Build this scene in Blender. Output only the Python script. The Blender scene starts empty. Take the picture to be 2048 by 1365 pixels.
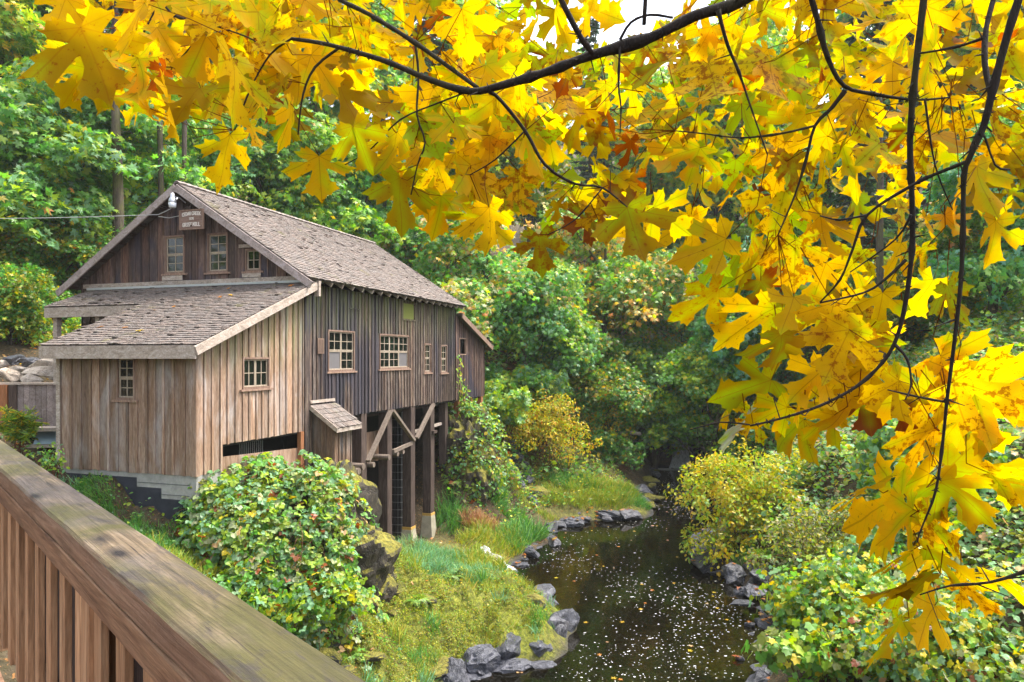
import bpy, bmesh, math, random
import numpy as np
from mathutils import Vector, Matrix, Euler
from mathutils.geometry import tessellate_polygon

# ---------------------------------------------------------------- camera, sky, sun, exposure
SC = bpy.context.scene
C = SC.collection
EYE = 7.2                      # metres above the creek
F = 1422.0 / 2048.0            # focal length / picture width
cam_d = bpy.data.cameras.new("camera")
cam_d.sensor_width = 36.0
cam_d.lens = 36.0 * F
cam_d.shift_y = 0.0159
cam_d.clip_start = 0.05
cam_d.clip_end = 600
cam = bpy.data.objects.new("camera", cam_d)
cam.location = (0, 0, EYE)
cam.rotation_euler = (math.radians(90), 0, 0)
C.objects.link(cam)
SC.camera = cam

SUN_EL, SUN_AZ = math.radians(62), math.radians(72)     # azimuth from straight ahead towards the right
world = bpy.data.worlds.new("World")
SC.world = world
world.use_nodes = True
wn = world.node_tree.nodes
wl = world.node_tree.links
bg = wn["Background"]
sky = wn.new("ShaderNodeTexSky")
sky.sky_type = 'NISHITA'
sky.sun_disc = False
sky.sun_elevation = SUN_EL
sky.sun_rotation = SUN_AZ
sky.dust_density = 4.0
sky.air_density = 1.0
hs = wn.new("ShaderNodeHueSaturation")
hs.inputs["Saturation"].default_value = 0.45
wl.new(sky.outputs[0], hs.inputs["Color"])
wl.new(hs.outputs[0], bg.inputs[0])
bg.inputs[1].default_value = 0.15

sun_d = bpy.data.lights.new("sun", 'SUN')
sun_d.energy = 1.5
sun_d.angle = math.radians(11)
sun_d.color = (1.0, 0.93, 0.82)
sun = bpy.data.objects.new("sun", sun_d)
sv = Vector((math.sin(SUN_AZ) * math.cos(SUN_EL), math.cos(SUN_AZ) * math.cos(SUN_EL), math.sin(SUN_EL)))
sun.rotation_euler = sv.to_track_quat('Z', 'Y').to_euler()
sun.location = sv * 60
C.objects.link(sun)

vs = SC.view_settings
vs.view_transform = 'Standard'
vs.look = 'None'
vs.gamma = 1.0
vs.exposure = 2.12
cy = SC.cycles
cy.max_bounces = 6
cy.diffuse_bounces = 4
cy.glossy_bounces = 2
cy.transmission_bounces = 5
cy.transparent_max_bounces = 6
cy.caustics_reflective = False
cy.caustics_refractive = False
cy.use_denoising = True
cy.sample_clamp_indirect = 8

R = np.random.default_rng(7)
rnd = random.Random(11)

# ---------------------------------------------------------------- small helpers
def at(px, py, Y):             # the point that stands Y metres ahead, seen at this place of the photograph
    return Vector(((px - 1024) / 1422 * Y, Y, EYE + (715 - py) / 1422 * Y))

def tag(o, label=None, cat=None, group=None, kind=None):
    if label: o["label"] = label
    if cat: o["category"] = cat
    if group: o["group"] = group
    if kind: o["kind"] = kind
    return o

def empty(name, loc=(0, 0, 0), rz=0, parent=None):
    o = bpy.data.objects.new(name, None)
    o.location = loc
    o.rotation_euler = (0, 0, rz)
    C.objects.link(o)
    if parent: o.parent = parent
    return o

def link(name, me, mat, parent=None):
    o = bpy.data.objects.new(name, me)
    if mat is not None and not me.materials:
        me.materials.append(mat)
    C.objects.link(o)
    if parent: o.parent = parent
    return o

def mesh_np(name, V, faces, cols=None, uv=None, smooth=False):
    """V (n,3); faces = list of (m,k) index arrays; cols (n,4); uv (n,2) kept as a point attribute 'luv'."""
    me = bpy.data.meshes.new(name)
    V = np.asarray(V, dtype=np.float32)
    me.vertices.add(len(V))
    me.vertices.foreach_set("co", V.ravel())
    nl = sum(f.size for f in faces)
    nf = sum(len(f) for f in faces)
    me.loops.add(nl)
    me.polygons.add(nf)
    me.loops.foreach_set("vertex_index", np.concatenate([f.ravel() for f in faces]).astype(np.int32))
    starts, tot = [], 0
    for f in faces:
        starts.append(tot + np.arange(len(f)) * f.shape[1])
        tot += f.size
    me.polygons.foreach_set("loop_start", np.concatenate(starts).astype(np.int32))
    me.polygons.foreach_set("use_smooth", np.full(nf, smooth, dtype=bool))
    if cols is not None:
        a = me.color_attributes.new("Col", 'FLOAT_COLOR', 'POINT')
        a.data.foreach_set("color", np.asarray(cols, dtype=np.float32).ravel())
    if uv is not None:
        a = me.attributes.new("luv", 'FLOAT2', 'POINT')
        a.data.foreach_set("vector", np.asarray(uv, dtype=np.float32).ravel())
    me.update(calc_edges=True)
    me.validate()
    return me

class MB:
    """collects boxes, prisms, tubes ... and builds ONE mesh with a tone per vertex"""
    def __init__(self):
        self.v, self.f, self.c = [], [], []
    def add(self, verts, faces, col=(1, 1, 1)):
        n = len(self.v)
        self.v.extend([tuple(p) for p in verts])
        self.f.extend([tuple(i + n for i in q) for q in faces])
        cc = (col[0], col[1], col[2], 1.0) if not isinstance(col, (int, float)) else (col, col, col, 1.0)
        self.c.extend([cc] * len(verts))
    def hexa(self, p, col=1.0):            # 8 points: bottom 4 then top 4, same winding
        self.add(p, [(3, 2, 1, 0), (4, 5, 6, 7), (0, 1, 5, 4), (1, 2, 6, 5), (2, 3, 7, 6), (3, 0, 4, 7)], col)
    def box(self, a, b, col=1.0):
        (x0, y0, z0), (x1, y1, z1) = a, b
        self.hexa([(x0, y0, z0), (x1, y0, z0), (x1, y1, z0), (x0, y1, z0), (x0, y0, z1), (x1, y0, z1), (x1, y1, z1), (x0, y1, z1)], col)
    def bar(self, a, b, w, h, up=(0, 0, 1), col=1.0):   # a beam from a to b, w wide, h high
        a, b = Vector(a), Vector(b)
        d = (b - a).normalized()
        s = d.cross(Vector(up)).normalized()
        u = s.cross(d).normalized()
        s *= w / 2; u *= h / 2
        self.hexa([a - s - u, a + s - u, b + s - u, b - s - u, a - s + u, a + s + u, b + s + u, b - s + u], col)
    def tube(self, pts, rad, n=8, col=1.0, cap=True):
        pts = [Vector(p) for p in pts]
        m = len(pts)
        if isinstance(rad, (int, float)): rad = [rad] * m
        vs_, fs_ = [], []
        prev = None
        for i, p in enumerate(pts):
            d = (pts[min(i + 1, m - 1)] - pts[max(i - 1, 0)]).normalized()
            ref = prev if prev is not None else (Vector((1, 0, 0)) if abs(d.x) < .8 else Vector((0, 1, 0)))
            s = (ref - d * ref.dot(d)).normalized()
            prev = s
            t = d.cross(s)
            for k in range(n):
                a = 2 * math.pi * k / n
                vs_.append(p + (s * math.cos(a) + t * math.sin(a)) * rad[i])
        for i in range(m - 1):
            for k in range(n):
                k2 = (k + 1) % n
                fs_.append((i * n + k, i * n + k2, (i + 1) * n + k2, (i + 1) * n + k))
        if cap:
            fs_.append(tuple(reversed(range(n))))
            fs_.append(tuple((m - 1) * n + k for k in range(n)))
        self.add(vs_, fs_, col)
    def build(self, name, mat, parent=None, smooth=False, bevel=0):
        me = bpy.data.meshes.new(name)
        me.from_pydata(self.v, [], self.f)
        a = me.color_attributes.new("Col", 'FLOAT_COLOR', 'POINT')
        a.data.foreach_set("color", np.asarray(self.c, dtype=np.float32).ravel())
        if smooth:
            me.polygons.foreach_set("use_smooth", [True] * len(me.polygons))
        me.update()
        if bevel:
            bm = bmesh.new(); bm.from_mesh(me)
            bmesh.ops.bevel(bm, geom=bm.edges[:], offset=bevel, segments=1, affect='EDGES', clamp_overlap=True)
            bm.to_mesh(me); bm.free()
        return link(name, me, mat, parent)

def copy_tree(o, parent=None):
    c = o.copy()
    C.objects.link(c)
    c.parent = parent
    for ch in list(o.children):
        copy_tree(ch, c)
    return c

# ---------------------------------------------------------------- materials
class NT:
    def __init__(self, name):
        self.m = bpy.data.materials.new(name)
        self.m.use_nodes = True
        self.t = self.m.node_tree
        self.n = self.t.nodes
        self.out = self.n["Material Output"]
        self.p = self.n["Principled BSDF"]
    def new(self, typ, **kw):
        x = self.n.new(typ)
        for k, v in kw.items(): setattr(x, k, v)
        return x
    def L(self, a, b): self.t.links.new(a, b)
    def val(self, sock, v):
        if hasattr(v, "is_output") or isinstance(v, bpy.types.NodeSocket): self.L(v, sock)
        else: sock.default_value = v
    def math(self, op, a, b=0.0, c=None, clamp=False):
        x = self.new("ShaderNodeMath", operation=op, use_clamp=clamp)
        self.val(x.inputs[0], a); self.val(x.inputs[1], b)
        if c is not None: self.val(x.inputs[2], c)
        return x.outputs[0]
    def mix(self, fac, a, b, mode='MIX'):
        x = self.new("ShaderNodeMix", data_type='RGBA', blend_type=mode)
        self.val(x.inputs[0], fac)
        self.val(x.inputs[6], a if not isinstance(a, tuple) else (*a[:3], 1))
        self.val(x.inputs[7], b if not isinstance(b, tuple) else (*b[:3], 1))
        return x.outputs[2]
    def ramp(self, fac, stops, interp='LINEAR'):
        x = self.new("ShaderNodeValToRGB")
        e = x.color_ramp
        e.interpolation = interp
        while len(e.elements) < len(stops): e.elements.new(0.5)
        for el, (p, c) in zip(e.elements, stops):
            el.position = p
            el.color = (*c, 1) if isinstance(c, tuple) else (c, c, c, 1)
        self.val(x.inputs[0], fac)
        return x.outputs[0]
    def noise(self, vec, scale=1.0, detail=3.0, rough=.55, dist=0.0, col=False):
        x = self.new("ShaderNodeTexNoise")
        x.inputs["Scale"].default_value = scale
        x.inputs["Detail"].default_value = detail
        x.inputs["Roughness"].default_value = rough
        x.inputs["Distortion"].default_value = dist
        if vec is not None: self.L(vec, x.inputs["Vector"])
        return x.outputs[1 if col else 0]
    def coord(self, scale=(1, 1, 1), which="Object"):
        tc = self.new("ShaderNodeTexCoord")
        mp = self.new("ShaderNodeMapping")
        mp.inputs["Scale"].default_value = scale
        self.L(tc.outputs[which], mp.inputs[0])
        return mp.outputs[0]
    def col(self):
        a = self.new("ShaderNodeAttribute", attribute_name="Col")
        return a
    def bump(self, h, strength=.4, dist=.02):
        b = self.new("ShaderNodeBump")
        b.inputs["Strength"].default_value = strength
        b.inputs["Distance"].default_value = dist
        self.L(h, b.inputs["Height"])
        return b.outputs[0]
    def done(self, color=None, rough=None, normal=None, spec=None):
        if color is not None: self.val(self.p.inputs["Base Color"], color if not isinstance(color, tuple) else (*color[:3], 1))
        if rough is not None: self.val(self.p.inputs["Roughness"], rough)
        if normal is not None: self.L(normal, self.p.inputs["Normal"])
        if spec is not None: self.p.inputs["Specular IOR Level"].default_value = spec
        return self.m

def wood(name, dark, mid, light, grain=(6, 6, .5), tone_mul=1.0, moss=None, patch=None, rough=.85, knots=False, contrast=1.0):
    """weathered timber: long grain, blotches, optional moss stain near a height and dark paint patches"""
    t = NT(name)
    v = t.coord(grain)
    g = t.noise(v, 3.0, 6, .65, 1.2)
    fine = t.noise(t.coord((grain[0] * 6, grain[1] * 6, grain[2] * 6)), 3.0, 3, .6)
    c = t.ramp(g, [(.28, dark), (.5, mid), (.72, light)])
    big = t.noise(t.coord((.35, .35, .35)), 2.2, 3, .6)
    c = t.mix(t.math('MULTIPLY', big, .5 * contrast), c, tuple(x * .45 for x in mid), 'MIX')
    if patch:
        pc, sc, lo, hi = patch
        pn = t.noise(t.coord(sc), 1.0, 4, .62, .6)
        c = t.mix(t.ramp(pn, [(lo, 0.0), (hi, 1.0)]), c, pc)
    c = t.mix(.8, c, t.ramp(fine, [(.3, .62), (.7, 1.25)]), 'MULTIPLY')
    a = t.col()
    c = t.mix(1.0, c, a.outputs["Color"], 'MULTIPLY')
    if moss:
        mc, z0, z1, amt = moss
        sx = t.new("ShaderNodeSeparateXYZ")
        tc = t.new("ShaderNodeTexCoord")
        t.L(tc.outputs["Object"], sx.inputs[0])
        mr = t.new("ShaderNodeMapRange")
        mr.inputs[1].default_value = z0; mr.inputs[2].default_value = z1
        t.L(sx.outputs[2], mr.inputs[0])
        mn = t.noise(t.coord((5, 5, .4)), 1.5, 4, .6)
        f = t.math('MULTIPLY', mr.outputs[0], t.ramp(mn, [(.4, 0.0), (.62, 1.0)]))
        c = t.mix(t.math('MULTIPLY', f, amt), c, mc)
    if knots:
        vo = t.new("ShaderNodeTexVoronoi")
        vo.inputs["Scale"].default_value = 1.0
        t.L(t.coord(knots), vo.inputs["Vector"])
        c = t.mix(t.ramp(vo.outputs["Distance"], [(.06, .9), (.15, 0.0)]), c, (.03, .025, .022))
    b = t.bump(t.math('ADD', g, fine), .5, .006)
    return t.done(c, rough, b, .3)

M = {}
M['porch_wood'] = wood("porch boards", (.14, .082, .055), (.30, .19, .128), (.46, .345, .265), moss=((.17, .20, .06), 6.6, 7.7, .5), patch=((.40, .34, .31), (1.6, 1.6, .5), .5, .7), contrast=.8)
M['mill_wood'] = wood("weathered mill boards", (.030, .020, .018), (.10, .068, .055), (.32, .255, .19), moss=((.16, .17, .06), 7.6, 9.0, .65), patch=((.052, .044, .052), (.55, .55, .20), .47, .57), contrast=.6)
M['gable_wood'] = wood("gable boards", (.038, .024, .022), (.105, .064, .052), (.23, .155, .115), patch=((.05, .042, .055), (.6, .6, .3), .48, .6), contrast=.7)
M['trim_wood'] = wood("weathered trim", (.22, .17, .135), (.42, .345, .285), (.56, .49, .44), grain=(1.5, 1.5, 3), contrast=.6)
M['rake_wood'] = wood("rake boards", (.17, .13, .12), (.35, .285, .26), (.46, .40, .40), grain=(2, 2, 2), contrast=.5)
M['post_wood'] = wood("post timber", (.026, .018, .015), (.072, .048, .039), (.135, .098, .082), contrast=.8)
M['rust_wood'] = wood("red cedar post", (.16, .06, .025), (.32, .13, .055), (.42, .2, .1))
M['log_wood'] = wood("log ends", (.10, .075, .058), (.20, .155, .122), (.28, .23, .185))
M['frame_wood'] = wood("window frame", (.14, .08, .06), (.26, .165, .12), (.36, .26, .2))
M['sash_wood'] = wood("window sash", (.25, .19, .13), (.38, .31, .23), (.48, .41, .33), contrast=.3)
M['rail_side'] = wood("railing cedar", (.105, .055, .03), (.21, .115, .066), (.30, .18, .11), contrast=.5)
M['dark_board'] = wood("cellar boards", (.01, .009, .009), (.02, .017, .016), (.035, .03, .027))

def shingle_mat():
    t = NT("cedar shingles")
    g = t.noise(t.coord((9, 9, 9)), 3, 5, .65)
    c = t.ramp(g, [(.3, (.085, .068, .060)), (.5, (.17, .14, .123)), (.72, (.265, .228, .21))])
    c = t.mix(1.0, c, t.col().outputs["Color"], 'MULTIPLY')
    m = t.noise(t.coord((.8, .8, .8)), 1.6, 5, .7)
    c = t.mix(t.ramp(m, [(.6, 0.0), (.74, .7)]), c, (.15, .14, .04))
    return t.done(c, .8, t.bump(g, .6, .01), .35)
M['shingle'] = shingle_mat()

def rail_cap_mat():
    t = NT("worn railing cap")
    g = t.noise(t.coord((.55, 9, 9)), 3.5, 7, .65, 1.8)
    c = t.ramp(g, [(.28, (.06, .042, .026)), (.5, (.135, .098, .062)), (.72, (.25, .19, .13))])
    blot = t.noise(t.coord((1.6, 2.6, 1)), 1.3, 4, .6, .8)
    c = t.mix(t.ramp(blot, [(.42, 0.0), (.6, .7)]), c, (.095, .08, .078))
    green = t.noise(t.coord((1.0, 3.0, 1)), 1.1, 5, .65, .8)
    tcx = t.new("ShaderNodeTexCoord"); sxx = t.new("ShaderNodeSeparateXYZ"); t.L(tcx.outputs["Object"], sxx.inputs[0])
    mr = t.new("ShaderNodeMapRange"); mr.inputs[1].default_value = 2.2; mr.inputs[2].default_value = -.2; mr.inputs[3].default_value = -.06; mr.inputs[4].default_value = .16
    t.L(sxx.outputs[0], mr.inputs[0])
    green = t.math('ADD', green, mr.outputs[0])
    c = t.mix(t.ramp(green, [(.40, 0.0), (.58, .85)]), c, (.058, .055, .016))
    st = t.noise(t.coord((2.2, 6, 2)), 1.9, 5, .7, .6)
    c = t.mix(t.ramp(st, [(.52, 0.0), (.64, .85)]), c, (.045, .037, .036))
    vo = t.new("ShaderNodeTexVoronoi")
    t.L(t.coord((2.6, 7.0, .0)), vo.inputs["Vector"])
    vo.inputs["Scale"].default_value = 1.0
    c = t.mix(t.ramp(vo.outputs["Distance"], [(.07, 1.0), (.13, .6), (.26, 0.0)]), c, (.018, .014, .014))
    sp = t.noise(t.coord((60, 60, 60)), 1, 3, .6)
    c = t.mix(t.ramp(sp, [(.6, 0.0), (.72, .6)]), c, (.06, .05, .03))
    fl = t.noise(t.coord((2.2, 150, 150)), 1.0, 4, .65, .2)
    c = t.mix(.85, c, t.ramp(fl, [(.32, .55), (.5, .95), (.68, 1.3)]), 'MULTIPLY')
    ck = t.noise(t.coord((1.0, 34, 34)), 1.6, 4, .6, .3)
    c = t.mix(t.ramp(ck, [(.335, .95), (.365, 0.0)]), c, (.03, .022, .018))
    # the sawn sides stay red brown
    tc = t.new("ShaderNodeTexCoord"); sx = t.new("ShaderNodeSeparateXYZ")
    t.L(tc.outputs["Normal"], sx.inputs[0])
    sg = t.noise(t.coord((.5, 5, 9)), 4, 6, .65, 1.5)
    side = t.ramp(sg, [(.3, (.08, .042, .026)), (.5, (.17, .098, .062)), (.72, (.27, .175, .12))])
    c = t.mix(t.ramp(t.math('ABSOLUTE', sx.outputs[2]), [(.35, 0.0), (.75, 1.0)]), side, c)
    return t.done(c, t.ramp(st, [(.3, .7), (.7, .5)]), t.bump(t.math('ADD', g, t.math('ADD', t.math('MULTIPLY', sp, .5), fl)), .6, .005), .3)
M['rail_cap'] = rail_cap_mat()
M['rail_long'] = wood("railing cedar along the grain", (.095, .048, .025), (.19, .10, .054), (.28, .165, .095), grain=(.45, 7, 7), contrast=.5)
M['baluster'] = wood("cedar balusters with lit tone", (.17, .085, .042), (.36, .20, .105), (.48, .30, .175), contrast=.5)  # railing cedar lightened: light on balusters and posts put into the colour

def concrete_mat(name, c1, c2, paint=None):
    t = NT(name)
    n = t.noise(t.coord((1, 1, 1)), 4, 6, .65)
    c = t.ramp(n, [(.3, c1), (.7, c2)])
    fine = t.noise(t.coord((1, 1, 1)), 40, 3, .6)
    c = t.mix(t.ramp(fine, [(.55, 0.0), (.75, .35)]), c, tuple(x * .5 for x in c1))
    return t.done(c, .85, t.bump(t.math('ADD', n, fine), .35, .01), .3)
M['concrete'] = concrete_mat("concrete", (.22, .215, .20), (.37, .36, .34))
M['tar'] = concrete_mat("black tar paint", (.022, .024, .032), (.04, .042, .055))
M['footing'] = concrete_mat("mossy footing", (.24, .215, .16), (.40, .365, .27))
M['yellow'] = concrete_mat("ochre band", (.42, .25, .05), (.5, .32, .1))

def simple(name, col, rough=.5, metal=0, spec=.5):
    t = NT(name)
    n = t.noise(t.coord((1, 1, 1)), 12, 4, .6)
    c = t.mix(t.math('MULTIPLY', n, .5), col, tuple(x * .55 for x in col))
    t.p.inputs["Metallic"].default_value = metal
    return t.done(c, rough, None, spec)
M['glass'] = simple("dark window glass", (.010, .012, .010), .05, 0, .55)
M['plastic'] = simple("clouded plastic sheet", (.17, .16, .165), .35)
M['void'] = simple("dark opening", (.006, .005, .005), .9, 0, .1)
M['green_panel'] = simple("mossy green panel", (.19, .21, .035), .8)
M['pipe'] = simple("black stave pipe", (.03, .032, .038), .45)
M['hoop'] = simple("steel hoop", (.16, .16, .165), .45, .6)
M['lamp_metal'] = simple("galvanised lamp housing", (.55, .56, .6), .35, .5)
M['lamp_glass'] = simple("prismatic refractor", (.62, .66, .72), .15)
M['cable'] = simple("cable", (.34, .34, .33), .5)
M['paint_white'] = simple("carved white lettering", (.72, .66, .6), .7)
M['tin'] = simple("blue grey tin sheet", (.22, .30, .34), .4, .3)
M['needles'] = simple("spare", (.02, .05, .02))
M['sign'] = wood("sign board", (.13, .08, .06), (.22, .14, .11), (.29, .2, .16), grain=(.6, .6, 7), contrast=.4)

def rock_mat(name, c1, c2, c3, moss=0.0, rough=.55):
    t = NT(name)
    v = t.coord((1, 1, 1))
    n = t.noise(v, 3.6, 8, .7)
    c = t.ramp(n, [(.3, c1), (.52, c2), (.75, c3)])
    fine = t.noise(v, 30, 5, .7)
    c = t.mix(.8, c, t.ramp(fine, [(.3, .55), (.7, 1.35)]), 'MULTIPLY')
    oi = t.new("ShaderNodeObjectInfo")
    c = t.mix(1.0, c, t.ramp(oi.outputs["Random"], [(0.0, (.55, .56, .60)), (.5, (.9, .9, .95)), (1.0, (1.25, 1.2, 1.15))]), 'MULTIPLY')
    vo = t.new("ShaderNodeTexVoronoi", feature='DISTANCE_TO_EDGE')
    vo.inputs["Scale"].default_value = 1.9
    wv = t.new("ShaderNodeVectorMath", operation='ADD')
    t.L(v, wv.inputs[0]); t.L(t.noise(v, 3.0, 3, .6, 0, True), wv.inputs[1])
    t.L(wv.outputs[0], vo.inputs["Vector"])
    crack = t.ramp(vo.outputs["Distance"], [(.0, 0.0), (.05, 1.0)])
    c = t.mix(t.ramp(vo.outputs["Distance"], [(.0, .8), (.035, 0.0)]), c, tuple(x * .35 for x in c1))
    lich = t.noise(v, 6.5, 5, .7)
    c = t.mix(t.ramp(lich, [(.60, 0.0), (.68, .55)]), c, tuple(min(.4, x * 1.7) for x in c3))
    n = t.math('ADD', n, t.math('MULTIPLY', crack, .5))
    nr = n
    if moss > 0:
        ge = t.new("ShaderNodeNewGeometry")
        sx = t.new("ShaderNodeSeparateXYZ")
        t.L(ge.outputs["Normal"], sx.inputs[0])
        tc2 = t.coord((1, 1, 1), "Generated") if False else v
        mn = t.noise(tc2, 1.7, 5, .65)
        f = t.math('ADD', t.math('MULTIPLY', sx.outputs[2], .55), mn)
        f = t.ramp(f, [(1.05 - moss * .6, 0.0), (1.22 - moss * .6, 1.0)])
        mc = t.ramp(t.noise(v, 9, 4, .7), [(.3, (.045, .05, .008)), (.5, (.15, .135, .018)), (.7, (.26, .22, .03))])
        c = t.mix(f, c, mc)
        rg = t.mix(f, (rough, rough, rough), (.95, .95, .95))
        return t.done(c, rg, t.bump(t.math('ADD', n, t.math('MULTIPLY', fine, .5)), .8, .05), .5)
    return t.done(c, rough, t.bump(t.math('ADD', n, t.math('MULTIPLY', fine, .5)), .7, .04), .5)
M['rock_wet'] = rock_mat("wet basalt", (.026, .028, .036), (.066, .069, .085), (.14, .143, .165), 0, .40)
M['rock_moss'] = rock_mat("mossy basalt", (.03, .028, .027), (.07, .064, .06), (.14, .13, .12), .75, .6)
M['rock_dark'] = rock_mat("dark cliff basalt", (.018, .015, .012), (.05, .040, .030), (.11, .087, .06), .86, .7)
M['rock_pale'] = rock_mat("pale quarry stone", (.30, .24, .18), (.50, .42, .33), (.62, .55, .46), 0, .8)

def leaf_mat(name, trans=.42, spec=.35, rough=.42, fg=False):
    t = NT(name)
    a = t.col()
    oi = t.new("ShaderNodeObjectInfo")
    c = t.mix(1.0, a.outputs["Color"], oi.outputs["Color"], 'MULTIPLY')
    if fg:
        uv = t.new("ShaderNodeAttribute", attribute_name="luv")
        sx = t.new("ShaderNodeSeparateXYZ")
        t.L(uv.outputs["Vector"], sx.inputs[0])
        x = t.math('ABSOLUTE', sx.outputs[0]); y = sx.outputs[1]
        tot = None
        for ang, wd in ((90, .011), (31, .011), (-8, .009)):
            ca, sa = math.cos(math.radians(ang)), math.sin(math.radians(ang))
            d = t.math('ABSOLUTE', t.math('SUBTRACT', t.math('MULTIPLY', x, sa), t.math('MULTIPLY', y, ca)))
            along = t.math('ADD', t.math('MULTIPLY', x, ca), t.math('MULTIPLY', y, sa))
            m = t.math('MULTIPLY', t.math('LESS_THAN', d, wd), t.math('GREATER_THAN', along, 0.0))
            # side veins leave the midrib at about 45 degrees
            q = t.math('FRACT', t.math('MULTIPLY', t.math('SUBTRACT', along, d), 6.5))
            sv_ = t.math('MULTIPLY', t.math('LESS_THAN', q, .06), t.math('LESS_THAN', d, .16))
            sv_ = t.math('MULTIPLY', sv_, t.math('GREATER_THAN', along, .18))
            m = t.math('MAXIMUM', m, t.math('MULTIPLY', sv_, .45))
            tot = m if tot is None else t.math('MAXIMUM', tot, m)
        # many leaves stay lime green along the veins, a few spread it widely
        near = t.math('MINIMUM', t.math('ABSOLUTE', x), 1.0)
        for ang in (31, -8):
            ca, sa = math.cos(math.radians(ang)), math.sin(math.radians(ang))
            near = t.math('MINIMUM', near, t.math('ABSOLUTE', t.math('SUBTRACT', t.math('MULTIPLY', x, sa), t.math('MULTIPLY', y, ca))))
        gm = t.math('MULTIPLY', t.ramp(near, [(.0, 1.0), (.16, 0.0)]), t.ramp(t.noise(t.coord((1, 1, 1)), 3.2, 2, .5), [(.46, 0.0), (.60, 1.0)]))
        c = t.mix(t.math('MULTIPLY', gm, .75), c, (.34, .56, .012))
        c = t.mix(t.math('MULTIPLY', tot, .5), c, (.30, .13, .01))
        # blemishes: alpha of the leaf colour says how much
        ob = t.coord((1, 1, 1))
        n1 = t.noise(ob, 38, 4, .65)
        n2 = t.noise(ob, 12, 3, .6)
        f = t.math('ADD', n1, t.math('MULTIPLY', a.outputs["Alpha"], .22))
        c = t.mix(t.ramp(f, [(.70, 0.0), (.77, .85)]), c, (.26, .085, .008))
        c = t.mix(t.math('MULTIPLY', t.ramp(n2, [(.42, 0.0), (.68, 1.0)]), .35), c, t.mix(1.0, c, (1.0, .72, .45), 'MULTIPLY'))
        g2 = t.noise(ob, 5, 2, .5)
        c = t.mix(t.math('MULTIPLY', t.ramp(g2, [(.60, 0.0), (.74, 1.0)]), .6), c, (.36, .60, .015))
    dif = t.p
    t.L(c, dif.inputs["Base Color"])
    dif.inputs["Roughness"].default_value = rough
    dif.inputs["Specular IOR Level"].default_value = spec
    tr = t.new("ShaderNodeBsdfTranslucent")
    hsv = t.new("ShaderNodeHueSaturation")
    hsv.inputs["Saturation"].default_value = 1.12
    hsv.inputs["Value"].default_value = 1.25 if not fg else 1.12
    t.L(c, hsv.inputs["Color"])
    t.L(hsv.outputs[0], tr.inputs[0])
    mx = t.new("ShaderNodeMixShader")
    mx.inputs[0].default_value = trans
    t.L(dif.outputs[0], mx.inputs[1]); t.L(tr.outputs[0], mx.inputs[2])
    t.L(mx.outputs[0], t.out.inputs["Surface"])
    return t.m
M['leaf'] = leaf_mat("tree leaves", .48, .5, .42)
M['leaf_fg'] = leaf_mat("big yellow maple leaves", .76, .06, .6, True)
M['grass'] = leaf_mat("grass blades", .35, .3, .5)

def bark_mat(name, c1, c2, moss=(.10, .11, .02), amt=.5):
    t = NT(name)
    v = t.coord((5, 5, 1.0))
    n = t.noise(v, 3, 6, .7, .6)
    c = t.ramp(n, [(.32, c1), (.68, c2)])
    m = t.noise(t.coord((1, 1, .6)), 1.3, 4, .6)
    c = t.mix(t.math('MULTIPLY', t.ramp(m, [(.45, 0.0), (.62, 1.0)]), amt), c, moss)
    return t.done(c, .9, t.bump(n, .9, .04), .25)
M['bark'] = bark_mat("tree bark", (.020, .015, .013), (.115, .085, .072))
M['bark_fg'] = bark_mat("dark twig bark", (.010, .008, .007), (.03, .022, .018), (.05, .05, .012), .35)
M['stem'] = bark_mat("red brown stems", (.07, .028, .015), (.16, .075, .04), (.1, .06, .03), .3)

def ground_mat():
    t = NT("forest floor")
    v = t.coord((1, 1, 1))
    n = t.noise(v, 3.2, 8, .7)
    n2 = t.noise(v, .7, 4, .6)
    soil = t.ramp(n, [(.3, (.022, .015, .010)), (.55, (.065, .045, .030)), (.75, (.13, .095, .065))])
    moss = t.ramp(t.noise(v, 7, 6, .7), [(.28, (.032, .036, .006)), (.45, (.10, .115, .014)), (.58, (.19, .20, .022)), (.74, (.30, .28, .03))])
    a = t.col()
    sx = t.new("ShaderNodeSeparateColor")
    t.L(a.outputs["Color"], sx.inputs[0])
    mf = t.math('MULTIPLY', sx.outputs[0], t.ramp(n2, [(.25, .35), (.55, 1.0)]))
    c = t.mix(mf, soil, moss)
    lit = t.noise(v, 16, 3, .6)
    c = t.mix(t.math('MULTIPLY', t.ramp(lit, [(.6, 0.0), (.66, 1.0)]), sx.outputs[1]), c, (.28, .13, .04))
    rk = t.ramp(n, [(.3, (.015, .015, .017)), (.7, (.065, .063, .066))])
    c = t.mix(sx.outputs[2], c, rk)
    return t.done(c, .9, t.bump(t.math('ADD', n, t.math('MULTIPLY', lit, .4)), 1.0, .14), .3)
M['ground'] = ground_mat()

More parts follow.
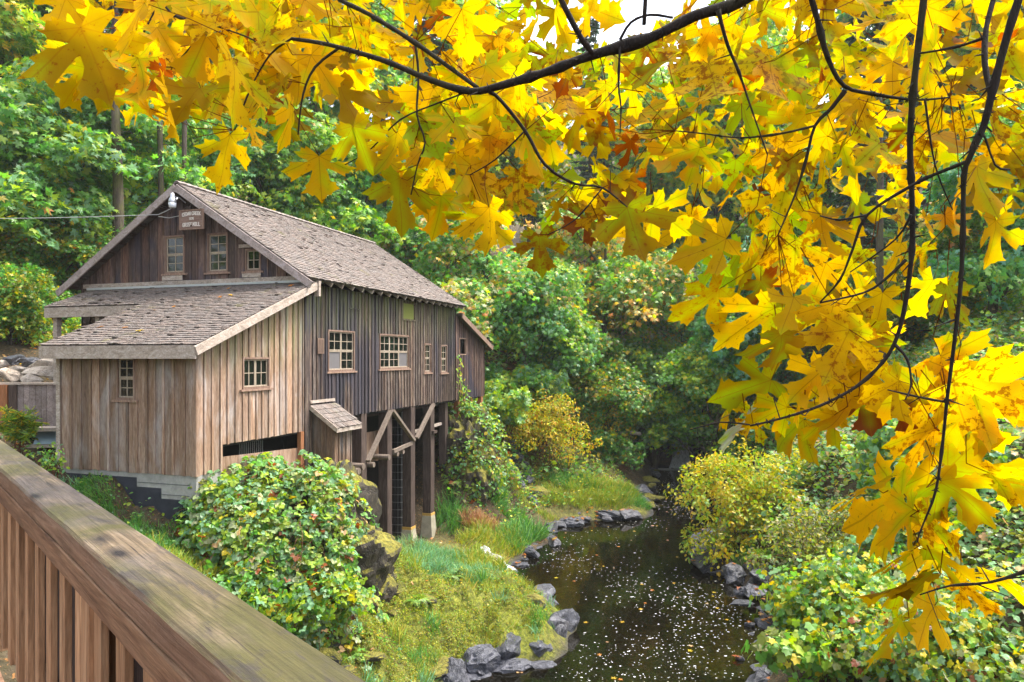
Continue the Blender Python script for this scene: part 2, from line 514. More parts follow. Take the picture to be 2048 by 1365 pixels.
def water_mat():
    t = NT("creek water")
    t.n.remove(t.p)
    v = t.coord((1, .55, 1))
    n = t.math('ADD', t.noise(v, 2.6, 3, .5, .4), t.math('MULTIPLY', t.noise(v, 9, 2, .5), .35))
    nm = t.bump(n, .10, .06)
    tr = t.new("ShaderNodeBsdfTransparent")
    tr.inputs[0].default_value = (.30, .22, .11, 1)
    df = t.new("ShaderNodeBsdfDiffuse")
    df.inputs[0].default_value = (.008, .007, .004, 1)
    m0 = t.new("ShaderNodeMixShader")
    m0.inputs[0].default_value = .45
    t.L(tr.outputs[0], m0.inputs[1]); t.L(df.outputs[0], m0.inputs[2])
    gl = t.new("ShaderNodeBsdfGlossy")
    gl.inputs["Roughness"].default_value = .05
    t.L(nm, gl.inputs["Normal"])
    fr = t.new("ShaderNodeFresnel")
    fr.inputs[0].default_value = 1.33
    t.L(nm, fr.inputs["Normal"])
    mx = t.new("ShaderNodeMixShader")
    t.L(fr.outputs[0], mx.inputs[0]); t.L(m0.outputs[0], mx.inputs[1]); t.L(gl.outputs[0], mx.inputs[2])
    t.L(mx.outputs[0], t.out.inputs["Surface"])
    return t.m
M['water'] = water_mat()

def white_water():
    t = NT("white water")
    n = t.noise(t.coord((9, 9, 1.2)), 2, 5, .65)
    c = t.ramp(n, [(.30, (.16, .17, .17)), (.46, (.5, .51, .53)), (.7, (.80, .80, .81))])
    return t.done(c, .4, t.bump(n, .6, .05), .4)
M['white_water'] = white_water()
M['foam'] = simple("foam", (.50, .49, .46), .7)
# ---------------------------------------------------------------- terrain
LEFT_SHORE = [(-3.0, 2), (-2.6, 8), (-2.2, 12.5), (-1.5, 15.6), (-.3, 16.5), (1.35, 18.3), (1.05, 20.5), (.35, 22.5), (-.2, 23.6), (.65, 26), (1.5, 28),
              (1.2, 29.4), (3, 31.2), (5.8, 31.8), (6.6, 35), (7.2, 38.6), (8.4, 43), (9.2, 46)]
RIGHT_SHORE = [(4.6, 2), (4.9, 8), (5.2, 13), (5.5, 15.75), (6.7, 17.5), (7.1, 19.5), (7.7, 21.3), (7.1, 23.5), (7.0, 26), (8.7, 29.5), (9.9, 33), (11.2, 38), (12.6, 46)]
CP = []
def shore(pts, side, inner_z, outer_z):
    for i, (x, y) in enumerate(pts):
        a = np.array(pts[max(i - 1, 0)]); b = np.array(pts[min(i + 1, len(pts) - 1)])
        d = (b - a) / np.linalg.norm(b - a)
        nrm = np.array([d[1], -d[0]]) * side          # towards the water
        CP.append((x, y, .03))
        CP.append((x + nrm[0] * .8, y + nrm[1] * .8, inner_z))
        CP.append((x - nrm[0] * .45, y - nrm[1] * .45, outer_z))
shore(LEFT_SHORE, 1, -.5, .38)
shore(RIGHT_SHORE, -1, -.45, .5)
CP += [(2.5, 2, -.9), (2, 8, -.9), (2, 12, -.9), (2.6, 16, -.85), (4, 19, -.8), (4, 23, -.9), (4, 27, -.9), (8.2, 36, -.8), (10, 42, -.7),
       # mossy shelf and the grass below the mill
       (.75, 17.6, .62), (-.2, 16.9, .66), (1.2, 19, .5), (-3, 11.5, 1.2), (-3.1, 15.0, 1.0), (-1.6, 17.6, 1.05), (.3, 18.3, .85), (-2.2, 19.5, 1.15), (-2.7, 22, 1.0), (-1.2, 25, .7), (-.5, 28, .65), (0, 21, .8),
       (-4.0, 23.25, 1.0), (-3.47, 24.9, .75), (-2.96, 26.47, .6), (-5.0, 21.6, 1.3), (-6.2, 23.5, 1.2), (-5.5, 26.5, 1.0), (-4.6, 28.5, 1.3),
       (-7.8, 24, 4.0), (-7.0, 27.5, 4.4),
       # outcrop foot, slope in front of the porch
       (-4.6, 16.8, 2.2), (-5.6, 18.0, 3.9), (-6.67, 14.95, 3.40), (-7.57, 15.22, 3.78), (-8.48, 15.5, 4.1), (-10.1, 16.0, 4.5), (-6.9, 14.3, 3.2), (-7.7, 14.3, 3.5), (-8.6, 14.6, 3.85), (-5.6, 12.5, 2.2), (-4.3, 12.6, 1.35), (-5.3, 14.3, 2.5), (-4.2, 14.4, 1.6), (-6.4, 13.4, 3.0),
       (-10.5, 15.3, 4.6), (-11.6, 17.3, 5.35), (-12.5, 18.2, 5.6), (-14.5, 22, 6.75), (-18, 26, 7.6), (-20, 20, 6.9), (-9, 20, 4.9), (-11, 24, 5.6),
       (-6, 8, 3.2), (-3.6, 7, 1.5), (-9, 9, 4.8), (-12, 12, 5.4), (-16, 10, 5.8), (-5, 2, 2.4), (-10, 2, 4.5),
       # behind the mill, cliff under the lean-to
       (-12, 30, 7.4), (-6, 36, 5.6), (-9, 32, 6.2), (-1.4, 31.7, 4.4), (-2.4, 29.2, 4.5), (-3, 31, 4.9), (-.55, 28.9, 1.2), (-.1, 30.2, 1.3), (.6, 32.4, .9), (.3, 34, 1.9),
       (1.4, 36, 2.3), (3.6, 36, 1.5), (3, 33.2, 1.0), (5.2, 33.5, .9), (2, 38.5, 3.6), (-1, 37, 4.5), (5.4, 37.5, 1.5), (4, 41, 3.2), (6.5, 44, 2.8),
       (-15, 36, 10), (-25, 36, 11.5), (-10, 42, 9.4), (-20, 48, 16), (-32, 50, 19), (0, 48, 8.5), (5, 50, 6.5), (0, 60, 14), (-20, 70, 28), (10, 70, 13), (14, 58, 3.5),
       (12, 90, 20), (-30, 100, 44), (30, 90, 28), (0, 112, 34), (-80, 120, 52), (80, 120, 50), (-80, 20, 18), (80, 20, 24), (-60, -30, 6), (60, -30, 12), (-45, 40, 20),
       # right bank
       (8.3, 14, 2.1), (10.5, 14, 3.8), (12.5, 16, 5.2), (15, 20, 7.0), (9.6, 20, 1.9), (11.5, 22, 3.7), (14, 26, 5.6), (18, 28, 8), (9.6, 26, 2.0), (12, 30, 2.7),
       (12.4, 34, 1.9), (14.5, 36, 3.2), (17, 40, 5), (14.6, 44, 2.8), (22, 40, 9), (25, 50, 14), (20, 60, 11), (30, 30, 13), (22, 14, 9.5), (9, 8, 3.8), (8, 3, 4.2), (14, 6, 7),
       (11, 48, 1.75), (13, 50, 1.7), (12, 54, 1.7)]
CPA = np.array(CP, float)
_X = CPA[:, :2] / 10
_D = np.linalg.norm(_X[:, None] - _X[None], axis=2)
_A = np.block([[_D + 1e-4 * np.eye(len(_X)), np.ones((len(_X), 1)), _X], [np.ones((1, len(_X))), np.zeros((1, 3))], [_X.T, np.zeros((2, 3))]])
_W = np.linalg.solve(_A, np.concatenate([CPA[:, 2], [0, 0, 0]]))

def _h(ix, iy, s):
    n = np.sin(ix * 127.1 + iy * 311.7 + s * 74.7) * 43758.5453
    return n - np.floor(n)
def vnoise(x, y, s=0):
    ix, iy = np.floor(x), np.floor(y)
    fx, fy = x - ix, y - iy
    fx = fx * fx * (3 - 2 * fx); fy = fy * fy * (3 - 2 * fy)
    return ((_h(ix, iy, s) * (1 - fx) + _h(ix + 1, iy, s) * fx) * (1 - fy) + (_h(ix, iy + 1, s) * (1 - fx) + _h(ix + 1, iy + 1, s) * fx) * fy) * 2 - 1
def fbm(x, y, o=4, s=0):
    r, a = 0, 1
    for k in range(o):
        r = r + a * vnoise(x, y, s + k); a *= .5; x = x * 2.03; y = y * 2.03
    return r

def gz(x, y):
    x = np.atleast_1d(np.asarray(x, float)); y = np.atleast_1d(np.asarray(y, float))
    q = np.stack([x, y], 1) / 10
    out = np.empty(len(q))
    for i in range(0, len(q), 4000):
        d = np.linalg.norm(q[i:i + 4000, None] - _X[None], axis=2)
        out[i:i + 4000] = d @ _W[:len(_X)] + _W[-3] + q[i:i + 4000] @ _W[-2:]
    amp = np.clip((np.abs(out)) * .25, .03, .24)
    return out + amp * (fbm(x * .9, y * .9, 4) + (.55 + .5 * np.exp(-(((x + 1.2) / 3.2) ** 2 + ((y - 17) / 4.0) ** 2))) * fbm(x * 2.7, y * 2.7, 3, 4))
def g1(x, y): return float(gz(x, y)[0])

def spaced(lo, a, b, hi, step, k):
    n1 = np.linspace(0, 1, k) ** 1.8
    return np.concatenate([(a - (a - lo) * n1)[::-1][:-1], np.arange(a, b, step), (b + (hi - b) * n1)])
xs = spaced(-130, -14, 15, 130, .17, 26)
ys = spaced(-60, 6, 48, 190, .2, 26)
GX, GY = np.meshgrid(xs, ys)
GZ = gz(GX.ravel(), GY.ravel())
nx, ny = len(xs), len(ys)
idx = np.arange(nx * ny).reshape(ny, nx)
quads = np.stack([idx[:-1, :-1], idx[:-1, 1:], idx[1:, 1:], idx[1:, :-1]], -1).reshape(-1, 4)
gx, gy = GX.ravel(), GY.ravel()
shelf = np.exp(-(((gx + 1.2) / 3.6) ** 2 + ((gy - 19) / 7.0) ** 2) ** 2) + np.exp(-(((gx - 4) / 3.5) ** 2 + ((gy - 34) / 3.5) ** 2))
moss = np.clip(shelf * 1.25, .1, 1)
litter = np.clip(.9 - shelf * .7, 0, 1)
wet = np.clip((.17 + .12 * fbm(gx * 1.3, gy * 1.3, 3, 9) - GZ) / .2, 0, 1)
ctone = np.stack([moss * (1 - wet), litter * (1 - wet), wet, np.ones_like(wet)], 1)
ground = link("ground", mesh_np("ground", np.stack([gx, gy, GZ], 1), [quads], ctone, smooth=True), M['ground'])
tag(ground, "brown forest floor and mossy creek banks rising on both sides", "ground", kind="structure")

# creek water: the pool below the fall, and the upper reach behind it
mb = MB()
mb.add([(-9, -30, 0), (16, -30, 0), (16, 46.4, 0), (4, 46.4, 0), (-9, 30.5, 0)], [(0, 1, 2, 3, 4)])
tag(mb.build("water", M['water']), "dark still creek pool speckled with white foam", "water", kind="structure")
mb = MB()
mb.add([(6, 46.9, 1.86), (20, 46.9, 1.86), (20, 62, 1.9), (4, 62, 1.9)], [(0, 1, 2, 3)])
tag(mb.build("upper_water", M['water']), "upper creek just above the little fall", "water", kind="structure")
# ---------------------------------------------------------------- the grist mill (local frame: x out of the creek wall, y back along it, z up)
MX, MY, MA = -6.67, 15.0, math.radians(-17.95)
mill = empty("grist_mill", (MX, MY, 0), MA)
tag(mill, "old weathered wooden watermill on tall posts beside the creek with shingled gable roof", "watermill")
def mw(x, y, z=0):
    c, s = math.cos(MA), math.sin(MA)
    return Vector((MX + c * x - s * y, MY + s * x + c * y, z))

class Fr:                       # a wall plane: a along the wall, z up, n outwards
    def __init__(s, O, A, N): s.O, s.A, s.N = Vector(O), Vector(A), Vector(N)
    def P(s, a, z, n=0): return s.O + s.A * a + s.N * n + Vector((0, 0, z))
def fbox(mb, fr, a0, a1, z0, z1, n0, n1, col=1.0):
    mb.hexa([fr.P(a0, z0, n0), fr.P(a1, z0, n0), fr.P(a1, z0, n1), fr.P(a0, z0, n1), fr.P(a0, z1, n0), fr.P(a1, z1, n0), fr.P(a1, z1, n1), fr.P(a0, z1, n1)], col)

def board_wall(name, fr, a0, a1, zb, zt, mat, bw=.24, batten=.05, openings=(), parent=None, tint=(.72, 1.22), ragged=.03, seed=1, warm=.06):
    r = random.Random(seed)
    mb = MB()
    cuts = [a0]
    while cuts[-1] < a1 - bw * .5:
        cuts.append(min(a1, cuts[-1] + bw * r.uniform(.82, 1.18)))
    cuts[-1] = a1
    joints = list(cuts)
    edges = sorted(set(cuts + [o[i] for o in openings for i in (0, 1) if a0 < o[i] < a1]))
    tone = {}
    def tn(i):
        if i not in tone:
            k = r.uniform(*tint); w = r.uniform(-warm, warm)
            tone[i] = (k * (1 + w), k, k * (1 - w))
        return tone[i]
    def prism(x0, x1, zlo0, zlo1, zhi0, zhi1, n0, n1, col):
        p = [fr.P(x0, zlo0, n0), fr.P(x1, zlo1, n0), fr.P(x1, zlo1, n1), fr.P(x0, zlo0, n1), fr.P(x0, zhi0, n0), fr.P(x1, zhi1, n0), fr.P(x1, zhi1, n1), fr.P(x0, zhi0, n1)]
        mb.hexa(p, col)
    def column(x0, x1, n0, n1, col, rag):
        xm = (x0 + x1) / 2
        segs = [(zb(xm) + rag, None)]
        spans = sorted((o[2], o[3]) for o in openings if o[0] - 1e-4 <= xm <= o[1] + 1e-4)
        lo = zb(xm) + rag
        for (oz0, oz1) in spans:
            if oz0 > lo + .01: prism(x0, x1, lo, lo, oz0, oz0, n0, n1, col)
            lo = max(lo, oz1)
        t0, t1 = zt(x0), zt(x1)
        if min(t0, t1) > lo + .01: prism(x0, x1, lo, lo, t0, t1, n0, n1, col)
        elif max(t0, t1) > lo + .01: prism(x0, x1, lo, lo, max(t0, lo + .002), max(t1, lo + .002), n0, n1, col)
    for i in range(len(edges) - 1):
        x0, x1 = edges[i], edges[i + 1]
        bi = max(k for k, c in enumerate(joints) if c <= x0 + 1e-6)
        off = r.uniform(0, .008)
        column(x0 + .0015, x1 - .0015, -.03, off, tn(bi), -r.uniform(0, ragged))
    for i, j in enumerate(joints):
        if batten <= 0: break
        x0, x1 = j - batten / 2, j + batten / 2
        x0, x1 = max(x0, a0), min(x1, a1)
        if any(o[0] - batten * .4 < j < o[1] + batten * .4 for o in openings):
            # break the batten at the opening
            pass
        k = r.uniform(tint[0] * .9, tint[1] * .95); w = r.uniform(-warm, warm)
        xm = (x0 + x1) / 2
        lo = zb(min(max(xm, a0), a1)) - r.uniform(0, ragged)
        for (oz0, oz1) in sorted((o[2], o[3]) for o in openings if o[0] - .06 <= xm <= o[1] + .06):
            if oz0 > lo: prism(x0, x1, lo, lo, oz0 - .05, oz0 - .05, .010, .034, (k * (1 + w), k, k * (1 - w)))
            lo = oz1 + .02
        if min(zt(x0), zt(x1)) > lo + .05:
            prism(x0, x1, lo, lo, zt(x0) - .01, zt(x1) - .01, .010, .034, (k * (1 + w), k, k * (1 - w)))
    return mb.build(name, mat, parent or mill)

def window(fr, a0, a1, z0, z1, sashes, name="window", sill=True, casing=.0, sash_mat='sash_wood'):
    """sashes: list of (a0,a1,z0,z1,cols,rows) in fractions; rows 0 means a plastic sheet."""
    mb = MB()
    b = .045
    fbox(mb, fr, a0, a1, z1 - b, z1, -.06, .028, 1.0)
    fbox(mb, fr, a0, a1, z0, z0 + b, -.06, .028, .95)
    fbox(mb, fr, a0, a0 + b, z0 + b, z1 - b, -.06, .028, 1.05)
    fbox(mb, fr, a1 - b, a1, z0 + b, z1 - b, -.06, .028, .9)
    if sill:
        fbox(mb, fr, a0 - .09, a1 + .09, z0 - .05, z0 - .003, -.02, .06, 1.25)
    w = mb.build(name, M['frame_wood'], mill)
    ia0, ia1, iz0, iz1 = a0 + b, a1 - b, z0 + b, z1 - b
    for k, (f0, f1, g0, g1_, nc, nr) in enumerate(sashes):
        x0, x1 = ia0 + (ia1 - ia0) * f0 + .003, ia0 + (ia1 - ia0) * f1 - .003
        y0, y1 = iz0 + (iz1 - iz0) * g0 + .003, iz0 + (iz1 - iz0) * g1_ - .003
        n0 = -.045 if g0 > .3 or len(sashes) == 1 else -.052
        s = MB(); e = .032
        fbox(s, fr, x0, x1, y1 - e, y1, n0, n0 + .035)
        fbox(s, fr, x0, x1, y0, y0 + e, n0, n0 + .035)
        fbox(s, fr, x0, x0 + e, y0 + e, y1 - e, n0, n0 + .035)
        fbox(s, fr, x1 - e, x1, y0 + e, y1 - e, n0, n0 + .035)
        if nr:
            for i in range(1, nc):
                xx = x0 + e + (x1 - x0 - 2 * e) * i / nc
                fbox(s, fr, xx - .010, xx + .010, y0 + e, y1 - e, n0 + .006, n0 + .031)
            for i in range(1, nr):
                yy = y0 + e + (y1 - y0 - 2 * e) * i / nr
                fbox(s, fr, x0 + e, x1 - e, yy - .009, yy + .009, n0 + .008, n0 + .029)
        s.build("sash", M[sash_mat], w)
        g = MB()
        fbox(g, fr, x0 + e * .5, x1 - e * .5, y0 + e * .5, y1 - e * .5, n0 + .010, n0 + .017)
        g.build("pane", M['glass' if nr else 'plastic'], w)
    return w

def shingles(name, O, A, U, N, L, S, skip=None, expo=.125, parent=None, seed=1, tone=(.76, 1.16)):
    """rows of split shingles from the eave up; O eave corner, A along, U up the slope, N out of the slope"""
    r = np.random.default_rng(seed)
    O, A, U, N = (np.array(v, float) for v in (O, A, U, N))
    V, col = [], []
    rows = int(S / expo)
    for k in range(rows + 1):
        u0 = k * expo - .03
        a = -r.uniform(0, .1)
        while a < L:
            w = r.uniform(.08, .17)
            a0, a1 = max(a, 0) + .003, min(a + w, L) - .003
            a += w
            if a1 - a0 < .03: continue
            j = r.uniform(-.016, .016)
            lo, hi = u0 + j, min(u0 + expo * 1.5, S)
            if skip and skip((a0 + a1) / 2, u0 + .05): continue
            th = r.uniform(.014, .026)
            lift = .026 + r.uniform(0, .012) + (r.uniform(.01, .03) if r.random() < .04 else 0)
            tilt = r.uniform(-.004, .004)
            P = lambda x, u, n: O + A * x + U * u + N * n
            V += [P(a0, lo, lift - th), P(a1, lo, lift - th + tilt), P(a1, hi, .002), P(a0, hi, .002), P(a0, lo, lift), P(a1, lo, lift + tilt), P(a1, hi, .008), P(a0, hi, .008)]
            t = r.uniform(*tone); w_ = r.uniform(-.05, .07)
            col += [(t * (1 + w_), t, t * (1 - w_ * .6), 1)] * 8
    n = len(V) // 8
    base = (np.arange(n) * 8)[:, None, None]
    fq = np.array([(3, 2, 1, 0), (4, 5, 6, 7), (0, 1, 5, 4), (1, 2, 6, 5), (2, 3, 7, 6), (3, 0, 4, 7)])[None]
    return link(name, mesh_np(name, np.array(V), [(fq + base).reshape(-1, 4)], np.array(col)), M['shingle'], parent or mill)

SIDE = Fr((0, 0, 0), (0, 1, 0), (1, 0, 0))          # a = y
PF = Fr((0, 0, 0), (-1, 0, 0), (0, -1, 0))          # porch front, a = -x
GF = Fr((0, 3.87, 0), (-1, 0, 0), (0, -1, 0))       # main gable
W, Y0, Y1, Y2 = 7.6, 3.87, 14.27, 17.6
SL = .653
def roof_z(x): return 11.99 - SL * abs(x + 3.8)     # top of the main roof
def porch_z(y): return 7.48 + .40 * (y + .35)       # top of the porch roof
def lean_z(y): return 8.98 - .345 * (y - Y1)

# walls -------------------------------------------------------------
mill_open = [(5.01, 6.43, 6.80, 7.97), (7.96, 10.05, 6.82, 7.95), (11.31, 11.87, 6.64, 7.70), (12.79, 13.37, 6.60, 7.68), (9.60, 10.49, 8.52, 9.05)]
board_wall("side_wall", SIDE, Y0 + .03, Y1, lambda y: 4.35 if y < 5.25 else 5.51, lambda y: 9.16 if not (9.6 < y < 10.49) else 9.16, M['mill_wood'],
           bw=.2, batten=.055, openings=mill_open, seed=3, tint=(.55, 1.45), warm=.08)
board_wall("lean_to_wall", SIDE, Y1 + .02, Y2, lambda y: 5.50, lambda y: lean_z(y) - .10, M['gable_wood'], bw=.22, batten=.05,
           openings=[(14.66, 15.31, 7.34, 7.95)], seed=4, tint=(.85, 1.6))
board_wall("gable_wall", GF, 0.0, W, lambda a: 5.4, lambda a: roof_z(-a) - .13, M['gable_wood'], bw=.25, batten=.05,
           openings=[(3.85, 4.54, 9.55, 10.62), (2.39, 3.07, 9.53, 10.61), (1.32, 1.82, 9.52, 10.13)], seed=5, tint=(.6, 1.5), warm=.12)
board_wall("porch_front_wall", PF, 0.0, 3.82, lambda a: 4.70, lambda a: 7.46, M['porch_wood'], bw=.26, batten=.06, openings=[(1.615, 2.13, 6.27, 7.22)], seed=6, tint=(.62, 1.28), ragged=.02)
board_wall("porch_side_wall", SIDE, .0, Y0 - .03, lambda y: 4.70 if y < .8 else 5.27, lambda y: porch_z(y) - .14, M['porch_wood'], bw=.26, batten=.06,
           openings=[(1.456, 2.44, 6.46, 7.20)], seed=7, tint=(.85, 1.35), ragged=.02)
PL = Fr((-3.82, 0, 0), (0, 1, 0), (-1, 0, 0))
board_wall("porch_far_wall", PL, .0, Y0 - .03, lambda y: 4.70, lambda y: porch_z(y) - .14, M['porch_wood'], seed=8)
BK = Fr((0, Y1, 0), (-1, 0, 0), (0, 1, 0))
board_wall("back_wall", BK, .03, W, lambda a: 5.4, lambda a: roof_z(-a) - .13, M['gable_wood'], batten=0, seed=9)
FL = Fr((-W, 0, 0), (0, 1, 0), (-1, 0, 0))
board_wall("far_wall", FL, Y0, Y1, lambda y: 4.8, lambda y: 9.2, M['gable_wood'], batten=.05, seed=10)
LB = Fr((0, Y2, 0), (-1, 0, 0), (0, 1, 0))
board_wall("lean_to_back_wall", LB, .03, 5.0, lambda a: 5.5, lambda a: lean_z(Y2) - .1, M['gable_wood'], batten=0, seed=12)
LL = Fr((-5.0, 0, 0), (0, 1, 0), (-1, 0, 0))
board_wall("lean_to_far_wall", LL, Y1 + .03, Y2, lambda a: 5.5, lambda y: lean_z(y) - .1, M['gable_wood'], batten=0, seed=13)
mb = MB(); mb.box((-W + .05, Y0 + .06, 5.42), (-.06, Y1 - .06, 5.50)); mb.box((-4.9, Y1 + .06, 5.42), (-.06, Y2 - .06, 5.5)); mb.box((-3.75, .06, 5.2), (-.06, Y0 - .08, 5.27))
mb.build("floor", M['dark_board'], mill)
# opening in the lean-to, boarded patch and mossy panel in the creek wall
mb = MB(); fbox(mb, SIDE, 14.60, 14.66, 7.30, 8.0, -.03, .04); fbox(mb, SIDE, 15.31, 15.37, 7.30, 8.0, -.03, .04); fbox(mb, SIDE, 14.66, 15.31, 7.95, 8.0, -.03, .04); fbox(mb, SIDE, 14.66, 15.31, 7.29, 7.34, -.03, .04)
o = mb.build("hatch", M['frame_wood'], mill)
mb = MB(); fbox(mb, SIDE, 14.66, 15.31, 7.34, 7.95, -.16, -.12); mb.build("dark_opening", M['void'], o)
mb = MB(); fbox(mb, SIDE, 9.60, 10.49, 8.52, 9.05, -.045, -.02); o = mb.build("mossy_panel", M['green_panel'], mill)
mb = MB(); fbox(mb, SIDE, 9.54, 10.55, 8.46, 8.515, -.01, .035); fbox(mb, SIDE, 9.54, 9.595, 8.52, 9.05, -.01, .03); fbox(mb, SIDE, 10.495, 10.55, 8.52, 9.05, -.01, .03); mb.build("panel_frame", M['mill_wood'], o)
mb = MB(); fbox(mb, SIDE, 4.45, 4.75, 7.3, 7.72, .036, .058, .9); fbox(mb, SIDE, 4.49, 4.71, 7.34, 7.68, .058, .066, .6); mb.build("patch_board", M['frame_wood'], mill)
mb = MB(); fbox(mb, SIDE, 6.1, 6.7, 8.62, 8.65, .034, .05, .8); mb.build("nailed_batten", M['mill_wood'], mill)
# corner boards
mb = MB()
fbox(mb, SIDE, -.03, .08, 4.68, 7.42, .036, .052); fbox(mb, PF, -.05, .09, 4.68, 7.42, .036, .052)
mb.build("corner_board", M['porch_wood'], mill)
mb = MB(); fbox(mb, PF, 3.74, 3.85, 4.69, 7.44, .036, .055, 1.1); mb.build("corner_board", M['trim_wood'], mill)
mb = MB(); fbox(mb, SIDE, Y1 - .08, Y1 + .08, 5.46, 8.85, .037, .06, 1.5); mb.build("corner_board", M['gable_wood'], mill)
mb = MB(); fbox(mb, SIDE, 3.86, 4.02, 4.3, 9.1, .037, .06, .9); mb.build("corner_board", M['mill_wood'], mill)

# windows -------------------------------------------------------------
window(GF, 3.85, 4.54, 9.55, 10.62, [(0, 1, .5, 1, 2, 2), (0, 1, 0, .5, 2, 2)])
window(GF, 2.39, 3.07, 9.53, 10.61, [(0, 1, .5, 1, 2, 2), (0, 1, 0, .5, 2, 2)])
window(GF, 1.32, 1.82, 9.52, 10.13, [(0, 1, 0, 1, 2, 2)])
window(PF, 1.615, 2.13, 6.27, 7.22, [(0, 1, .5, 1, 2, 2), (0, 1, 0, .5, 2, 2)])
window(SIDE, 1.456, 2.44, 6.46, 7.20, [(0, .5, 0, 1, 2, 2), (.5, 1, 0, 1, 2, 2)])
window(SIDE, 5.01, 6.43, 6.80, 7.97, [(0, .5, .5, 1, 2, 2), (0, .5, 0, .5, 1, 0), (.5, 1, .5, 1, 2, 2), (.5, 1, 0, .5, 2, 2)])
window(SIDE, 7.96, 10.05, 6.82, 7.95, [(0, .333, .5, 1, 2, 2), (0, .333, 0, .5, 2, 2), (.333, .667, .5, 1, 2, 2), (.333, .667, 0, .5, 2, 2), (.667, 1, .5, 1, 2, 2), (.667, 1, 0, .5, 1, 0)])
window(SIDE, 11.31, 11.87, 6.64, 7.70, [(0, 1, .5, 1, 2, 2), (0, 1, 0, .5, 2, 2)])
window(SIDE, 12.79, 13.37, 6.60, 7.68, [(0, 1, .5, 1, 2, 2), (0, 1, 0, .5, 2, 2)])
mb = MB(); fbox(mb, GF, 1.22, 2.0, 10.16, 10.25, .036, .06); mb.build("window_header", M['trim_wood'], mill)
for a0, a1 in ((3.9, 4.6), (1.3, 1.9)):
    mb = MB(); fbox(mb, GF, a0, a1, 9.36, 9.49, .036, .05); mb.build("apron_board", M['trim_wood'], mill)

# gable base trim, flashing
mb = MB()
for a0, a1, k in ((-.05, 2.9, 1.0), (2.91, 4.8, .82), (4.81, W - .1, .9)):
    fbox(mb, GF, a0, a1, 9.22, 9.34, .036, .065, k)
mb.build("base_trim", M['trim_wood'], mill)
mb = MB(); fbox(mb, GF, -.1, W - .3, 9.16, 9.219, .036, .12); mb.build("flashing", M['lamp_metal'], mill)

# main roof -------------------------------------------------------------
ca = 1 / math.sqrt(1 + SL * SL); sa = SL * ca
YA, YB = 3.50, 14.46
mb = MB()
t = .055
for sgn in (1, -1):
    xe = -3.8 + sgn * 4.18
    nx_, nz_ = sgn * sa, ca
    e = Vector((xe, 0, roof_z(xe))); r_ = Vector((-3.8, 0, 11.99))
    dn = Vector((nx_, 0, nz_)) * -t
    pts = []
    for yy in (YA, YB):
        pts.append([e + Vector((0, yy, 0)) - Vector((0, 0, .0)), r_ + Vector((0, yy, 0)), r_ + Vector((0, yy, 0)) + Vector((0, 0, -t / ca)), e + Vector((0, yy, 0)) + dn])
    a, b = pts
    mb.hexa([a[3], a[2], b[2], b[3], a[0], a[1], b[1], b[0]], .5)
roof = mb.build("main_roof", M['shingle'], mill)
slen = 4.18 / ca
shingles("shingle_course", (.38, YA - .02, roof_z(.38)), (0, 1, 0), (-ca, 0, sa), (sa, 0, ca), YB - YA + .04, slen + .02, parent=roof, seed=21)
shingles("shingle_course", (-7.98, YA - .02, roof_z(-7.98)), (0, 1, 0), (ca, 0, sa), (-sa, 0, ca), YB - YA + .04, slen + .02, parent=roof, seed=22)
mb = MB()
for i in range(46):
    y = YA + (YB - YA) * i / 46
    mb.bar((-3.8 + .06, y, 11.99 + .015), (-3.8 + .06, y + .29, 11.99 + .035), .13, .02, (sa, 0, ca), rnd.uniform(.8, 1.3))
    mb.bar((-3.8 - .06, y, 11.99 + .02), (-3.8 - .06, y + .29, 11.99 + .04), .13, .02, (-sa, 0, ca), rnd.uniform(.8, 1.3))
mb.build("ridge_cap", M['shingle'], roof)
# rake boards
for sgn in (1, -1):
    mb = MB()
    xe = -3.8 + sgn * 4.30
    d = Vector((sgn * sa, 0, ca))
    a = Vector((-3.8, YA - .035, 11.99)) - Vector((0, 0, .135)); b = Vector((xe, YA - .035, roof_z(xe))) - Vector((0, 0, .135))
    mb.bar(a, b, .045, .19, d)
    mb.build("rake_board", M['rake_wood'], mill)
# rafter tails under the eave
n = 19
for i in range(n):
    y = Y0 + .25 + (Y1 - Y0 - .3) * i / (n - 1)
    mb = MB()
    mb.bar((-.05, y, roof_z(-.05) - .13), (.345, y, roof_z(.345) - .125), .06, .11, (sa, 0, ca), rnd.uniform(.9, 1.2))
    mb.build("rafter_tail", M['trim_wood'], mill)
# lookout rafters under the gable overhang
for sgn in (1, -1):
    for i in range(11):
        mb = MB()
        x = -3.8 + sgn * (.35 + i * .36)
        mb.bar((x, YA + .02, roof_z(x) - .115), (x, Y0 + .0, roof_z(x) - .115), .07, .06, (sgn * sa, 0, ca))
        mb.build("lookout", M['post_wood'], mill)

# lean-to roof: a shed falling away from the back wall
lc_ = 1 / math.sqrt(1 + .345 ** 2); ls_ = .345 * lc_
mb = MB()
ya, yb = Y1 + .03, Y2 + .32
mb.hexa([(-5.2, ya, lean_z(ya) - .07), (.26, ya, lean_z(ya) - .07), (.26, yb, lean_z(yb) - .07), (-5.2, yb, lean_z(yb) - .07), (-5.2, ya, lean_z(ya)), (.26, ya, lean_z(ya)), (.26, yb, lean_z(yb)), (-5.2, yb, lean_z(yb))], .5)
lroof = mb.build("lean_to_roof", M['shingle'], mill)
shingles("shingle_course", (-5.2, yb, lean_z(yb)), (1, 0, 0), (0, -lc_, ls_), (0, ls_, lc_), 5.48, (yb - ya) / lc_, parent=lroof, seed=27)
mb = MB(); mb.bar((.285, ya, lean_z(ya) - .10), (.285, yb + .03, lean_z(yb + .03) - .10), .045, .20, (0, ls_, lc_)); mb.build("rake_board", M['frame_wood'], mill)
